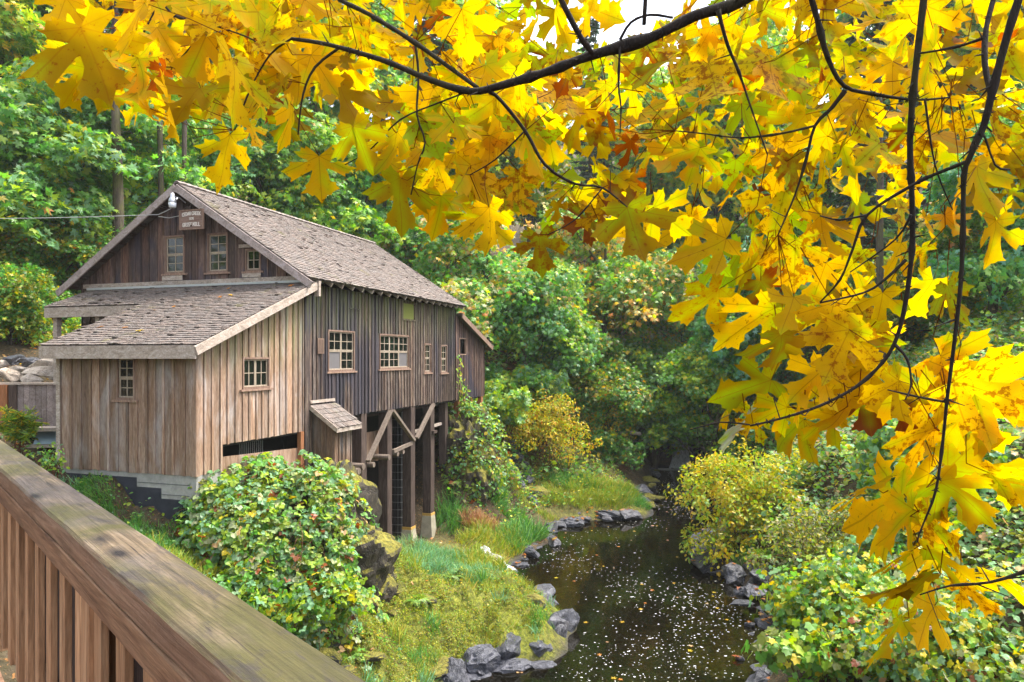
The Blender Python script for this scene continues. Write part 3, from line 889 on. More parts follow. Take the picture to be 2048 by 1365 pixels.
mb = MB(); mb.box((-5.2, yb + .001, lean_z(yb) - .2), (.26, yb + .04, lean_z(yb) - .02)); mb.build("fascia_board", M['frame_wood'], mill)
# porch roof -------------------------------------------------------------
pc = 1 / math.sqrt(1 + .16); ps = .4 * pc
mb = MB()
def pslab(x0, x1, y0, y1):
    z0, z1 = porch_z(y0), porch_z(y1)
    mb.hexa([(x1, y0, z0 - .06), (x0, y0, z0 - .06), (x0, y1, z1 - .06), (x1, y1, z1 - .06), (x1, y0, z0), (x0, y0, z0), (x0, y1, z1), (x1, y1, z1)], .5)
pslab(.36, -3.9, -.38, 3.86)
pslab(-3.902, -7.25, 2.41, 3.86)
proof = mb.build("porch_roof", M['shingle'], mill)
PSL = (3.86 + .38) / pc
u_cut = (2.41 + .38) / pc
shingles("shingle_course", (.38, -.38, porch_z(-.38)), (-1, 0, 0), (0, pc, ps), (0, -ps, pc), 7.64, PSL, skip=lambda a, u: a > 4.28 and u < u_cut - .06, parent=proof, seed=23, tone=(.66, .98), expo=.125)
mb = MB(); mb.box((-3.90, -.43, 7.17), (.36, -.385, 7.45)); mb.build("fascia_board", M['trim_wood'], mill)
mb = MB(); mb.box((-7.22, 2.36, porch_z(2.41) - .30), (-3.95, 2.405, porch_z(2.41) - .03)); mb.build("fascia_board", M['trim_wood'], mill)
mb = MB(); mb.bar((.385, -.43, porch_z(-.43) - .115), (.385, 3.9, porch_z(3.9) - .115), .045, .19, (0, -ps, pc)); mb.build("rake_board", M['trim_wood'], mill)
mb = MB(); mb.bar((-3.925, -.38, porch_z(-.38) - .1), (-3.925, 2.4, porch_z(2.4) - .1), .04, .15, (0, -ps, pc)); mb.build("rake_board", M['trim_wood'], mill)
mb = MB(); mb.box((.30, 3.91, 8.80), (.44, 4.0, 9.2)); mb.build("eave_block", M['trim_wood'], mill)
mb = MB(); mb.bar((-.05, 3.95, 8.9), (.3, 3.95, 8.9), .09, .14); mb.build("eave_block", M['post_wood'], mill)
for x in (-7.0, -5.5):
    mb = MB(); mb.box((x - .07, 2.5, 4.9), (x + .07, 2.64, porch_z(2.5) - .3)); mb.build("porch_post", M['trim_wood'], mill)
mb = MB(); mb.bar((-5.5, 2.57, 7.3), (-4.8, 2.57, 8.1), .06, .09, (0, 1, 0)); mb.build("brace", M['rust_wood'], mill)
mb = MB(); mb.box((-7.2, .9, 4.55), (-3.9, Y0, 4.85)); mb.build("porch_floor", M['trim_wood'], mill)

# foundation, skirt band below the side wall -------------------------------------------------------------
def stepped(name, z0f, z1f, mat):
    mb = MB()
    for (a0, a1, zs) in STEPS:
        z0, z1 = z0f(zs), z1f(zs)
        if z1 - z0 > .01: fbox(mb, PF, a0, a1, z0, z1, -.16, .0, rnd.uniform(.92, 1.05))
    return mb
STEPS = [(.02, .92, 4.16), (.921, 1.59, 4.38), (1.591, 3.78, 4.58)]
mb = MB()
for a0, a1, zs in STEPS: fbox(mb, PF, a0, a1, zs + .002, 4.69, -.17, -.012)
fbox(mb, SIDE, .18, .80, 2.9, 4.69, -.17, -.012); fbox(mb, SIDE, .802, Y0, 2.4, 3.98, -.17, -.012)
fbox(mb, PF, .0, .16, 2.9, 4.69, -.20, -.013)
found = mb.build("foundation", M['concrete'], mill)
mb = MB()
for a0, a1, zs in STEPS: fbox(mb, PF, a0 + (.141 if a0 < .1 else 0), a1, 2.9, zs, -.17, -.004)
mb.build("tar_coat", M['tar'], found)
mb = MB()
for z in (3.45, 3.64, 3.84, 4.04, 4.25, 4.48):
    fbox(mb, PF, .17, 3.78, z, z + .006, -.012, -.002, .6)
mb.build("block_joint", M['tar'], found)
board_wall("skirt_wall", Fr((-.06, 0, 0), (0, 1, 0), (1, 0, 0)), .82, Y0 - .05, lambda y: 4.0, lambda y: 4.98 - .05 * (y - .8), M['porch_wood'], bw=.7, batten=0, seed=31, tint=(.8, 1.1))
mb = MB(); mb.box((-.06, 3.68, 3.6), (.05, 3.82, 5.26)); mb.build("corner_post", M['rust_wood'], mill)
mb = MB()
for i in range(12):
    y = 1.5 + i * .075
    mb.bar((-.10, y, 4.8), (-.10, y, 5.28), .012, .012, (1, 0, 0))
mb.build("grille", M['hoop'], mill)
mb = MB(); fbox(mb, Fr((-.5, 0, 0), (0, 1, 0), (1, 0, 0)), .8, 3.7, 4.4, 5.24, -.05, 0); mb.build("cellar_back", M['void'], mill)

# bump-out shed against the creek wall -------------------------------------------------------------
XF = Fr((0, 4.24, 0), (1, 0, 0), (0, -1, 0))
XS = Fr((.67, 0, 0), (0, 1, 0), (1, 0, 0))
XB = Fr((0, 5.10, 0), (1, 0, 0), (0, 1, 0))
def ann_z(x): return 5.95 - .70 * x
o = board_wall("annex_wall", XF, .07, .67, lambda a: 4.06, lambda a: ann_z(a) - .06, M['porch_wood'], bw=.2, batten=.04, seed=41, tint=(.35, .6))
board_wall("annex_wall", XS, 4.24, 5.10, lambda a: 4.02, lambda a: ann_z(.67) - .06, M['porch_wood'], bw=.22, batten=.04, seed=42, tint=(.45, .75))
board_wall("annex_wall", XB, .07, .67, lambda a: 4.06, lambda a: ann_z(a) - .06, M['porch_wood'], batten=0, seed=43, tint=(.5, .8))
mb = MB()
mb.hexa([(.04, 4.12, ann_z(.04) - .05), (.84, 4.12, ann_z(.84) - .05), (.84, 5.34, ann_z(.84) - .05), (.04, 5.34, ann_z(.04) - .05),
         (.04, 4.12, ann_z(.04)), (.84, 4.12, ann_z(.84)), (.84, 5.34, ann_z(.84)), (.04, 5.34, ann_z(.04))], .5)
ar = mb.build("annex_roof", M['shingle'], mill)
k_ = 1 / math.sqrt(1.49)
shingles("shingle_course", (.86, 4.10, ann_z(.86)), (0, 1, 0), (-k_, 0, .7 * k_), (.7 * k_, 0, k_), 1.26, .98, parent=ar, seed=44, expo=.2, tone=(.6, 1.0))
mb = MB(); mb.bar((.04, 4.09, ann_z(.04) - .05), (.86, 4.09, ann_z(.86) - .05), .03, .11, (.7 * k_, 0, k_)); mb.bar((.86, 4.08, ann_z(.86) - .07), (.86, 5.35, ann_z(.86) - .07), .03, .11)
fbox(mb, SIDE, 4.1, 5.3, 5.97, 6.05, .036, .06)
mb.build("annex_trim", M['trim_wood'], mill)

# posts, braces, crib wall, logs, pipe -------------------------------------------------------------
pys = (7.02, 8.68, 10.41, 12.06)
foots = (None, 1.32, 1.28, 1.42)
for i, y in enumerate(pys):
    zb_ = .6 if foots[i] is None else foots[i]
    mb = MB(); mb.box((-.33, y - .165, zb_), (-.0, y + .165, 5.50)); p = mb.build("post", M['post_wood'], mill, bevel=.012)
    if foots[i] is not None:
        zg = g1(*mw(-.16, y).xy) - .4
        h = .27 if i > 1 else .2
        mb = MB(); z1 = zb_ - (.1 if i > 1 else .005)
        mb.hexa([(-.16 - h, y - h, zg), (-.16 + h, y - h, zg), (-.16 + h, y + h, zg), (-.16 - h, y + h, zg), (-.34, y - .175, z1), (.01, y - .175, z1), (.01, y + .175, z1), (-.34, y + .175, z1)])
        f = mb.build("footing", M['footing'], p)
        if i > 1:
            mb = MB(); mb.box((-.343, y - .178, z1 + .004), (.013, y + .178, zb_ - .003)); mb.build("collar", M['yellow'], p)
for x, y, w_ in ((-.3, 13.75, .28), (-.12, 14.7, .2), (-.12, 15.35, .2), (-.12, 16.2, .16), (-.12, 17.35, .24)):
    mb = MB(); mb.box((x - w_ / 2, y - w_ / 2, 3.0), (x + w_ / 2, y + w_ / 2, 5.49)); mb.build("post", M['post_wood' if y < 14 else 'rust_wood'], mill, bevel=.01)
for (y0, z0, y1, z1) in ((8.62, 5.46, 7.14, 4.02), (8.74, 5.46, 10.34, 4.30), (12.0, 5.46, 10.56, 4.35)):
    mb = MB(); mb.bar((.06, y0, z0), (.06, y1, z1), .09, .14, (1, 0, 0)); mb.build("brace", M['log_wood'], mill)
mb = MB(); mb.box((-.6, 6.75, 5.30), (-.38, Y1, 5.41)); mb.box((-2.4, 6.75, 5.30), (-2.2, Y1, 5.41)); mb.build("floor_beam", M['post_wood'], mill)
CR = Fr((-.52, 0, 0), (0, 1, 0), (1, 0, 0))
board_wall("crib_wall", CR, 5.2, 9.55, lambda y: 3.92 - .04 * (y - 6), lambda y: 4.78, M['porch_wood'], bw=.28, batten=0, seed=51, tint=(.55, .95))
mb = MB(); mb.bar((.03, 8.86, 4.10), (.03, 10.24, 4.22), .12, .08, (1, 0, 0)); mb.build("ledger_beam", M['log_wood'], mill)
for (y, z, x1, r_) in ((6.72, 3.92, .16, .10), (7.6, 3.84, .02, .085), (8.35, 3.98, .16, .09), (9.15, 3.98, .06, .085), (9.6, 4.0, .04, .08), (6.0, 3.9, .42, .1)):
    mb = MB(); mb.tube([(-1.2, y, z), (x1, y, z)], r_, 12); mb.build("log_end", M['log_wood'], mill)
mb = MB(); mb.bar((-1.1, 12.1, 4.42), (.1, 12.1, 4.42), .3, .1); mb.build("sluice_beam", M['post_wood'], mill)
mb = MB(); mb.bar((-.35, 10.5, 4.48), (-.35, 14, 4.6), .1, .1); mb.build("sluice_beam", M['trim_wood'], mill)
mb = MB()
for i in range(18):
    a = 2 * math.pi * i / 18
    mb.tube([(-.95 + .40 * math.cos(a), 11.3 + .40 * math.sin(a), .5), (-.95 + .40 * math.cos(a), 11.3 + .40 * math.sin(a), 5.4)], .068, 6, rnd.uniform(.7, 1.3))
pipe = mb.build("stave_pipe", M['pipe'], mill)
for i in range(17):
    z = .9 + i * .27
    mb = MB()
    mb.tube([(-.95 + .475 * math.cos(2 * math.pi * k / 24), 11.3 + .475 * math.sin(2 * math.pi * k / 24), z) for k in range(25)], .014, 6, cap=False)
    mb.build("hoop", M['hoop'], pipe)
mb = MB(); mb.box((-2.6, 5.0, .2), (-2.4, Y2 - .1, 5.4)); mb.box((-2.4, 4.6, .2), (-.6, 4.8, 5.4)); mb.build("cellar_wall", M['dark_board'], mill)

# ---------------------------------------------------------------- sign, yard light, cable on the gable
sgn_ = empty("sign_board", mw(-3.22, Y0 - .45, 10.66), MA)
tag(sgn_, "brown wooden sign reading CEDAR CREEK 1876 GRIST MILL under the gable peak", "sign")
SF = Fr((0, 0, 0), (1, 0, 0), (0, -1, 0))
sw, sh = .80, .54
mb = MB(); fbox(mb, SF, -sw / 2 + .03, sw / 2 - .03, .03, sh - .03, -.02, .0); mb.build("board", M['sign'], sgn_)
mb = MB()
fbox(mb, SF, -sw / 2, sw / 2, 0, .03, -.03, .018); fbox(mb, SF, -sw / 2, sw / 2, sh - .03, sh, -.03, .018)
fbox(mb, SF, -sw / 2, -sw / 2 + .03, .03, sh - .03, -.03, .018); fbox(mb, SF, sw / 2 - .03, sw / 2, .03, sh - .03, -.03, .018)
mb.build("frame", M['frame_wood'], sgn_)
mb = MB(); mb.bar((-.3, 0, sh), (-.3, .3, sh + .25), .015, .015); mb.bar((.3, 0, sh), (.3, .3, sh + .25), .015, .015); mb.bar((0, -.02, .1), (0, .45, .1), .04, .04, (0, 0, 1)); mb.build("hanger", M['post_wood'], sgn_)
GL = {  # chunky routed capitals drawn as strokes on a 4 x 6 grid
 'C': [((4, 5.4), (3, 6), (1, 6), (0, 5), (0, 1), (1, 0), (3, 0), (4, .6))], 'E': [((4, 6), (0, 6), (0, 0), (4, 0)), ((0, 3), (3, 3))],
 'D': [((0, 0), (0, 6), (2.4, 6), (4, 4.6), (4, 1.4), (2.4, 0), (0, 0))], 'A': [((0, 0), (2, 6), (4, 0)), ((.8, 2), (3.2, 2))],
 'R': [((0, 0), (0, 6), (3, 6), (4, 5), (4, 4), (3, 3), (0, 3)), ((2, 3), (4, 0))], 'K': [((0, 0), (0, 6)), ((4, 6), (0, 2.6)), ((1.2, 3.4), (4, 0))],
 'G': [((4, 5.2), (3, 6), (1, 6), (0, 5), (0, 1), (1, 0), (3, 0), (4, 1), (4, 2.8), (2.4, 2.8))], 'I': [((2, 0), (2, 6)), ((1, 0), (3, 0)), ((1, 6), (3, 6))],
 'S': [((4, 5.2), (3, 6), (1, 6), (0, 5), (0, 4), (1, 3.2), (3, 2.8), (4, 2), (4, 1), (3, 0), (1, 0), (0, .8))], 'T': [((0, 6), (4, 6)), ((2, 6), (2, 0))],
 'M': [((0, 0), (0, 6), (2, 2.6), (4, 6), (4, 0))], 'L': [((0, 6), (0, 0), (4, 0))], '1': [((1, 5), (2, 6), (2, 0))],
 '8': [((1, 3.2), (0, 4), (0, 5), (1, 6), (3, 6), (4, 5), (4, 4), (3, 3.2), (1, 3.2), (0, 2), (0, 1), (1, 0), (3, 0), (4, 1), (4, 2), (3, 3.2))],
 '7': [((0, 6), (4, 6), (1.4, 0))], '6': [((4, 5.4), (3, 6), (1, 6), (0, 5), (0, 1), (1, 0), (3, 0), (4, 1), (4, 2.2), (3, 3.2), (1, 3.2), (0, 2.2))]}
def lettering(text, cx, z, h, arch, parent, thick):
    u = h / 6
    adv = [2.6 if ch == ' ' else 5.6 for ch in text]
    x = -sum(adv) / 2 + .8
    for ch, ad in zip(text, adv):
        if ch in GL:
            mb = MB()
            dx = cx + x * u * .74
            dz = z - arch * ((dx / .33) ** 2)
            for st in GL[ch]:
                for p, q in zip(st[:-1], st[1:]):
                    a = SF.P(dx + p[0] * u * .74, dz + p[1] * u, .003); b = SF.P(dx + q[0] * u * .74, dz + q[1] * u, .003)
                    d = (b - a).normalized() * thick * .4
                    mb.bar(a - d, b + d, thick, .006, (0, -1, 0))
            mb.build("letter", M['paint_white'], parent)
        x += ad
lettering("CEDAR CREEK", 0, .395, .085, .03, sgn_, .018)
lettering("1876", 0, .265, .058, .0, sgn_, .012)
lettering("GRIST MILL", 0, .095, .09, .008, sgn_, .02)

lamp = empty("yard_light", mw(-3.78, YA - .16, 11.40), MA)
lamp.scale = (.8, .8, .8)
tag(lamp, "grey barn yard light with ribbed refractor hanging at the roof peak", "lamp")
def lathe(mb, prof, n=20, c=(0, 0), col=1.0):
    V_ = [(c[0] + r * math.cos(2 * math.pi * k / n), c[1] + r * math.sin(2 * math.pi * k / n), z) for (r, z) in prof for k in range(n)]
    f = [(i * n + k, i * n + (k + 1) % n, (i + 1) * n + (k + 1) % n, (i + 1) * n + k) for i in range(len(prof) - 1) for k in range(n)]
    mb.add(V_, f + [tuple(reversed(range(n))), tuple((len(prof) - 1) * n + k for k in range(n))], col)
mb = MB(); lathe(mb, [(.11, .0), (.125, .03), (.12, .1), (.10, .15), (.075, .19), (.07, .29), (.045, .33), (.02, .345)]); mb.build("housing", M['lamp_metal'], lamp, smooth=True)
mb = MB(); lathe(mb, [(.085, -.17), (.115, -.15), (.135, -.01), (.12, .0)]); mb.build("refractor", M['lamp_glass'], lamp, smooth=True)
mb = MB(); mb.tube([(.10, 0, .1), (.17, 0, .12), (.17, .04, .15)], .03, 8); mb.build("photocell", M['lamp_metal'], lamp)
mb = MB(); mb.tube([(0, .05, .22), (0, .3, .25), (.1, .5, .1)], .022, 8); mb.build("bracket", M['lamp_metal'], lamp)
mb = MB()
a = at(-260, 436, 19.0); b = mw(-4.3, YA - .12, 11.12)
pts = [a.lerp(b, k / 24) - Vector((0, 0, .06 * math.sin(math.pi * k / 24))) for k in range(25)]
mb.tube(pts, .011, 6)
mb.tube([pts[-1], mw(-4.0, YA - .14, 11.2), mw(-3.8, YA - .1, 11.3)], .012, 6)
mb.tube([pts[-1] - Vector((0, 0, .05)), mw(-4.1, YA + .05, 11.05), mw(-3.85, Y0 - .1, 11.15)], .012, 6)
tag(mb.build("power_cable", M['cable']), "thin pale cable running from the gable out past the left edge", "cable")
# ---------------------------------------------------------------- leaves in numpy
def unit(v): return v / np.maximum(np.linalg.norm(v, axis=-1, keepdims=True), 1e-9)
OVAL_V = np.array([(0, 0, 0), (-.27, .3, .07), (-.24, .66, .05), (0, 1, -.08), (.24, .66, .05), (.27, .3, .07)], float)
OVAL_F = [np.array([(0, 3, 2, 1), (0, 5, 4, 3)])]
def _star():
    v = [(0, .12, .02)]
    for ang, r in ((-160, .28), (-128, .42), (-105, .62), (-78, .40), (-48, .92), (-24, .42), (0, 1.0), (24, .42), (48, .92), (78, .40), (105, .62), (128, .42), (160, .28)):
        a = math.radians(ang)
        v.append((math.sin(a) * r, .12 + math.cos(a) * r, -.16 * r * r))
    f = [(0, 2 * k + 3, 2 * k + 2, 2 * k + 1) for k in range(6)]
    return np.array(v), [np.array(f)]
STAR_V, STAR_F = _star()
def _lobed():
    v = [(0, .15, .02)]
    for ang, r in ((-165, .20), (-135, .45), (-100, .60), (-75, .52), (-45, .78), (-22, .66), (0, 1.0), (22, .66), (45, .78), (75, .52), (100, .60), (135, .45), (165, .20)):
        a = math.radians(ang)
        v.append((math.sin(a) * r * .8, .15 + math.cos(a) * r * .85, (.10 if abs(ang) > 60 else -.12) * r))
    return np.array(v), [np.array([(0, 2 * k + 3, 2 * k + 2, 2 * k + 1) for k in range(6)])]
LOB_V, LOB_F = _lobed()
# three leaflets, for the brambles
def _tri():
    v, f = [], []
    for ang, l in ((0, 1.0), (68, .8), (-68, .8)):
        a = math.radians(ang)
        n = len(v)
        for (x, y, z) in OVAL_V:
            x, y = x * 1.35 * l, (y * .72 + .16) * l
            v.append((x * math.cos(a) + y * math.sin(a), -x * math.sin(a) + y * math.cos(a), z * l - .1 * y * y))
        f += [(n, n + 3, n + 2, n + 1), (n, n + 5, n + 4, n + 3)]
    return np.array(v), [np.array(f)]
TRI_V, TRI_F = _tri()

def leaves_mesh(name, tv, tf, P, T, N, S, col, uv=None):
    P, T, N = np.asarray(P, float), unit(np.asarray(T, float)), np.asarray(N, float)
    N = unit(N - T * np.sum(N * T, 1, keepdims=True))
    X = np.cross(T, N)
    S = np.asarray(S, float)[:, None, None]
    V = P[:, None] + S * (tv[None, :, 0:1] * X[:, None] + tv[None, :, 1:2] * T[:, None] + tv[None, :, 2:3] * N[:, None])
    n, k = len(P), len(tv)
    faces = [(f[None] + (np.arange(n) * k)[:, None, None]).reshape(-1, f.shape[1]) for f in tf]
    col = np.asarray(col, float)
    if col.shape[1] == 3: col = np.concatenate([col, np.ones((n, 1))], 1)
    return mesh_np(name, V.reshape(-1, 3), faces, np.repeat(col, k, 0), uv)

DEEP, MID, LITE = (.066, .19, .042), (.145, .32, .052), (.31, .42, .045)
YEL, ORA, PEA, MINT, GOLD, RUST, OLIVE = (.50, .40, .022), (.50, .19, .03), (.54, .34, .16), (.19, .35, .17), (.56, .38, .024), (.26, .075, .022), (.14, .17, .026)
def palette(n, items, r, jit=.22):
    """items: (colour, weight)"""
    w = np.array([i[1] for i in items], float)
    k = r.choice(len(items), n, p=w / w.sum())
    c = np.array([i[0] for i in items])[k]
    return c * r.uniform(1 - jit, 1 + jit, (n, 1)) * r.uniform(.92, 1.08, (n, 3))

def clumped_crown(r, lobes, nclump, per, rc, leaf, items, accents=(), upbias=.62, fill=.22):
    """lobes: (centre, radii). Sprays of leaves sit on the lobes' outsides, a few inside."""
    P, T, N, S, Cc = [], [], [], [], []
    lw = np.array([l[1][0] * l[1][2] for l in lobes]); lw = lw / lw.sum()
    for _ in range(nclump):
        c, rad = lobes[r.choice(len(lobes), p=lw)]
        d = unit(r.normal(size=3) + np.array([0, 0, upbias * .6]))
        if d[2] < -.75: d[2] *= -.5
        k = r.uniform(.82, 1.08) if r.random() > fill else r.uniform(.3, .8)
        ctr = np.array(c) + d * np.array(rad) * k
        nrm = unit(d * (1 - upbias) + np.array([0, 0, 1]) * upbias + r.normal(size=3) * .22)
        a = unit(np.cross(nrm, r.normal(size=3)))
        b = np.cross(nrm, a)
        m = int(per * r.uniform(.6, 1.4))
        rad_c = rc * r.uniform(.6, 1.35)
        rr = rad_c * np.sqrt(r.random(m)); th = r.uniform(0, 2 * np.pi, m)
        off = (a * (rr * np.cos(th))[:, None] + b * (rr * np.sin(th))[:, None]) * np.array([1, 1, .9])
        drop = nrm * (-(rr ** 2) / rad_c * .35 + r.normal(size=m) * .13)[:, None]
        P.append(ctr + off + drop)
        T.append(unit(off + 1e-6) * .7 + r.normal(size=(m, 3)) * .6 + np.array([0, 0, -.4]))
        N.append(nrm + r.normal(size=(m, 3)) * .42)
        S.append(leaf * r.uniform(.65, 1.3, m))
        it = items if not accents or r.random() > accents[1] else accents[0]
        Cc.append(palette(m, it, r) * r.uniform(.82, 1.18))
    return [np.concatenate(q) for q in (P, T, N, S, Cc)]

def limbs(mb, base, lobes, r0, r, bend=.5):
    for c, rad in lobes:
        b = Vector(base); e = Vector(c) + Vector((0, 0, rad[2] * .2))
        mid = b.lerp(e, .5) + Vector((r.normal() * bend, r.normal() * bend, -.2))
        mb.tube([b, b.lerp(mid, .6), mid, mid.lerp(e, .6), e], [r0, r0 * .8, r0 * .6, r0 * .4, r0 * .15], 6)
        for _ in range(3):
            d = Vector(unit(r.normal(size=3) + np.array([0, 0, .3]))) * (rad[0] * .8)
            s = mid.lerp(e, r.uniform(.2, .9))
            mb.tube([s, s + d * .5 + Vector((0, 0, .1)), s + d], [r0 * .3, r0 * .2, r0 * .06], 5)

def rand_lobes(r, n, R, z0, z1, rl):
    out = []
    for i in range(n):
        z = z0 + (z1 - z0) * (i + .5) / n
        q = R * (1 - .55 * ((i + .5) / n) ** 2) * r.uniform(.25, .8)
        a = r.uniform(0, 2 * np.pi)
        s = rl * r.uniform(.75, 1.25)
        out.append(((q * math.cos(a), q * math.sin(a), z), (s, s, s * r.uniform(.55, .75))))
    return out

PROTO = {}
def make_tree(key, name, H, R_, z0, nl, rl, nclump, per, rc, leaf, items, accents=(), seed=0, trunk=.22, tv=None, tf=None):
    r = np.random.default_rng(seed)
    root = empty(name)
    lobes = rand_lobes(r, nl, R_, z0, H - rl * .5, rl)
    mb = MB()
    lean = r.normal(size=2) * .04
    n = 9
    pts = [Vector((lean[0] * z + .12 * math.sin(z * .9 + seed), lean[1] * z + .12 * math.cos(z * .7 + seed), z)) for z in np.linspace(-.6, H * .86, n)]
    mb.tube(pts, [trunk * (1.25 if i == 0 else 1) * (1 - .85 * i / (n - 1)) + .02 for i in range(n)], 9)
    for i, l in enumerate(lobes):
        z = max(.8, l[0][2] - rl * 1.2)
        k = min(range(n), key=lambda q: abs(pts[q].z - z))
        limbs(mb, pts[k], [l], trunk * .45, r, .3)
    mb.build("trunk", M['bark'], root, smooth=True)
    P, T, N, S, cc = clumped_crown(r, lobes, nclump, per, rc, leaf, items, accents)
    link("crown", leaves_mesh("crown", STAR_V if tv is None else tv, STAR_F if tf is None else tf, P, T, N, S, cc), M['leaf'], root)
    PROTO[key] = root
    return root
G_ = [(DEEP, 3), (MID, 5), (LITE, 2), (YEL, .35), (ORA, .12)]
make_tree('round', "maple_tree", 10, 3.6, 2.6, 9, 2.0, 235, 40, .68, .235, G_, ([(MINT, 4), (LITE, 3), (MID, 2)], .4), 1)
make_tree('broad', "maple_tree", 9, 4.4, 2.2, 10, 1.9, 330, 42, .66, .19, [(DEEP, 2), (MID, 5), (MINT, 3), (YEL, .3)], ([(LITE, 4), (MID, 3), (YEL, .5)], .35), 2)
make_tree('tall', "maple_tree", 19, 4.0, 5.0, 13, 2.4, 330, 38, .8, .26, G_, ([(LITE, 5), (YEL, 1.5), (MID, 2)], .4), 3, .3)
make_tree('autumn', "vine_maple", 8, 3.6, 1.8, 9, 1.8, 340, 44, .60, .15, [(DEEP, 3), (MID, 4), (MINT, 1.5), (YEL, .8), (ORA, .25)], ([(PEA, 3), (GOLD, 2), (LITE, 3), ((.40, .42, .24), 4)], .3), 4, .16)
make_tree('low', "vine_maple", 5.2, 3.4, .7, 9, 1.35, 300, 42, .5, .145, [(DEEP, 4), (MID, 5), (OLIVE, 2), (YEL, .6), (ORA, .25)], ([(OLIVE, 3), (LITE, 2), (GOLD, 1.5)], .3), 5, .12)
def make_conifer(key, H, R_, seed, start=2.0):
    r = np.random.default_rng(seed)
    root = empty("fir_tree")
    mb = MB()
    ln = r.normal(size=2) * .022
    ctr_ = lambda z: (ln[0] * z + .10 * math.sin(z * .4 + seed), ln[1] * z + .08 * math.cos(z * .5), z)
    zz_ = np.linspace(-.6, H, 30)
    mb.tube([ctr_(z) for z in zz_], [.34 * (1 - .93 * i / 29) * (1 + .07 * math.sin(i * 1.9) + r.normal() * .03) + (.12 if i == 0 else 0) for i in range(30)], 12)
    for z in np.arange(3.0, start, .7 if start > 4 else 9):        # dead stubs and mossy twigs on the bare part
        a = r.uniform(0, 6.28); L = r.uniform(.2, 1.3); p = Vector(ctr_(z)); e = Vector((math.cos(a), math.sin(a), 0))
        mb.tube([p, p + e * L * .6 + Vector((0, 0, .05)), p + e * L + Vector((0, 0, -.15))], [.03, .02, .006], 5, cap=False)
    P, T, N, S, cc = [], [], [], [], []
    for z in np.arange(start, H - .4, .42):
        k = (1 - z / H) ** .75
        for _ in range(5):
            a = r.uniform(0, 2 * np.pi); L = R_ * k * r.uniform(.65, 1.15) + .25
            dr = r.uniform(.12, .35)
            e = np.array([math.cos(a), math.sin(a), 0])
            q = lambda s: np.array([0, 0, z]) + e * L * s + np.array([0, 0, -dr * L * s * s + .12 * s])
            mb.tube([q(0), q(.5), q(1)], [.035, .022, .006], 4, cap=False)
            m = int(26 * L) + 8
            s = r.uniform(.15, 1, m)
            side = np.cross(e, [0, 0, 1]) * r.choice([-1, 1], m)[:, None]
            P.append(np.array([q(v) for v in s]))
            T.append(e * .8 + side * r.uniform(.2, 1.1, (m, 1)) + np.array([0, 0, -.35]) + r.normal(size=(m, 3)) * .15)
            N.append(np.array([0, 0, 1]) + r.normal(size=(m, 3)) * .4)
            S.append((.22 + .3 * (1 - s)) * r.uniform(.8, 1.3, m))
            cc.append(palette(m, [((.018, .05, .022), 3), ((.03, .075, .03), 2), ((.05, .06, .03), .5)], r))
    mb.build("trunk", M['bark'], root, smooth=True)
    P, T, N, S, cc = [np.concatenate(v) for v in (P, T, N, S, cc)]
    tv = OVAL_V * np.array([.42, 1, 1])
    link("crown", leaves_mesh("crown", tv, OVAL_F, P, T, N, S, cc), M['leaf'], root)
    PROTO[key] = root
make_conifer('fir', 22, 3.2, 6)
make_conifer('bare', 26, 3.0, 9, 16.5)

used = set()
def plant(key, px, Y, s, label, group, cat="tree", tint=(1, 1, 1), sz=None, rot=None, dz=-.15, name=None):
    """a tree whose trunk stands Y metres ahead in the direction of column px of the photograph"""
    x = (px - 1024) / 1422 * Y
    o = PROTO[key] if key not in used else copy_tree(PROTO[key])
    used.add(key)
    if name and not o.name.startswith(name): o.name = name
    o.location = (x, Y, g1(x, Y) + dz)
    o.rotation_euler = (0, 0, rnd.uniform(0, 6.28) if rot is None else rot)
    o.scale = (s, s, sz or s)
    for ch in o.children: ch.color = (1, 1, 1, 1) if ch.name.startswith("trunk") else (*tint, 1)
    tag(o, label, cat, group)
    return o
GB = "trees on the hillside behind the mill"
GC = "trees beyond the end of the creek"
GR = "trees on the right bank"
WARM, COOL, PALE, LIME, BLUE, DIM = (1.25, 1.1, .75), (.95, 1.0, 1.05), (1.35, 1.3, 1.25), (1.4, 1.25, .8), (.75, .95, 1.3), (.95, .95, .8)  # PALE on far trees: distance haze put into the leaf colour
plant('round', 70, 30, 1.1, "bright green maple low at the left edge above the stone pile", GB, sz=1.0)
plant('broad', 190, 33, 1.1, "mint green maple left of the gable with layered sprays", GB, sz=1.15)
plant('tall', 20, 38, 1.1, "tall yellow green maple in the top left corner", GB, tint=LIME)
plant('tall', 215, 41, 1.15, "tall dark maple behind the leftmost yellow leaves", GB)
plant('round', 330, 35, 1.05, "pale sunlit maple just left of the roof peak", GB, tint=PALE, sz=1.15)
plant('tall', 420, 44, 1.15, "tall maple rising straight behind the roof peak", GB, tint=COOL)
plant('broad', 520, 38, 1.1, "green maple showing just over the ridge near the peak", GB, sz=1.2)
plant('round', 640, 39, 1.15, "light green maple over the middle of the ridge", GB, tint=LIME)
plant('tall', 640, 50, 1.2, "tall blue green maple high above the ridge", GB, tint=COOL)
plant('round', 760, 42, 1.15, "bluish maple at the far end of the ridge", GB, tint=BLUE)
plant('bare', 238, 30.3, .85, "thick bare fir trunk rising left of the roof peak", GB)
plant('bare', 318, 32, .5, "slim bare trunk close left of the roof peak", GB, sz=.9)
plant('bare', 372, 33, .45, "slim bare trunk just behind the roof peak", GB, sz=.9)
plant('fir', 850, 54, 1.25, "dark fir behind the yellow leaves above the ridge end", GB)
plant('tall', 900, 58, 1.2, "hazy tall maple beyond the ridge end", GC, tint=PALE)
plant('autumn', 860, 41, 1.15, "peach tinged vine maple behind the far roof corner", GC)
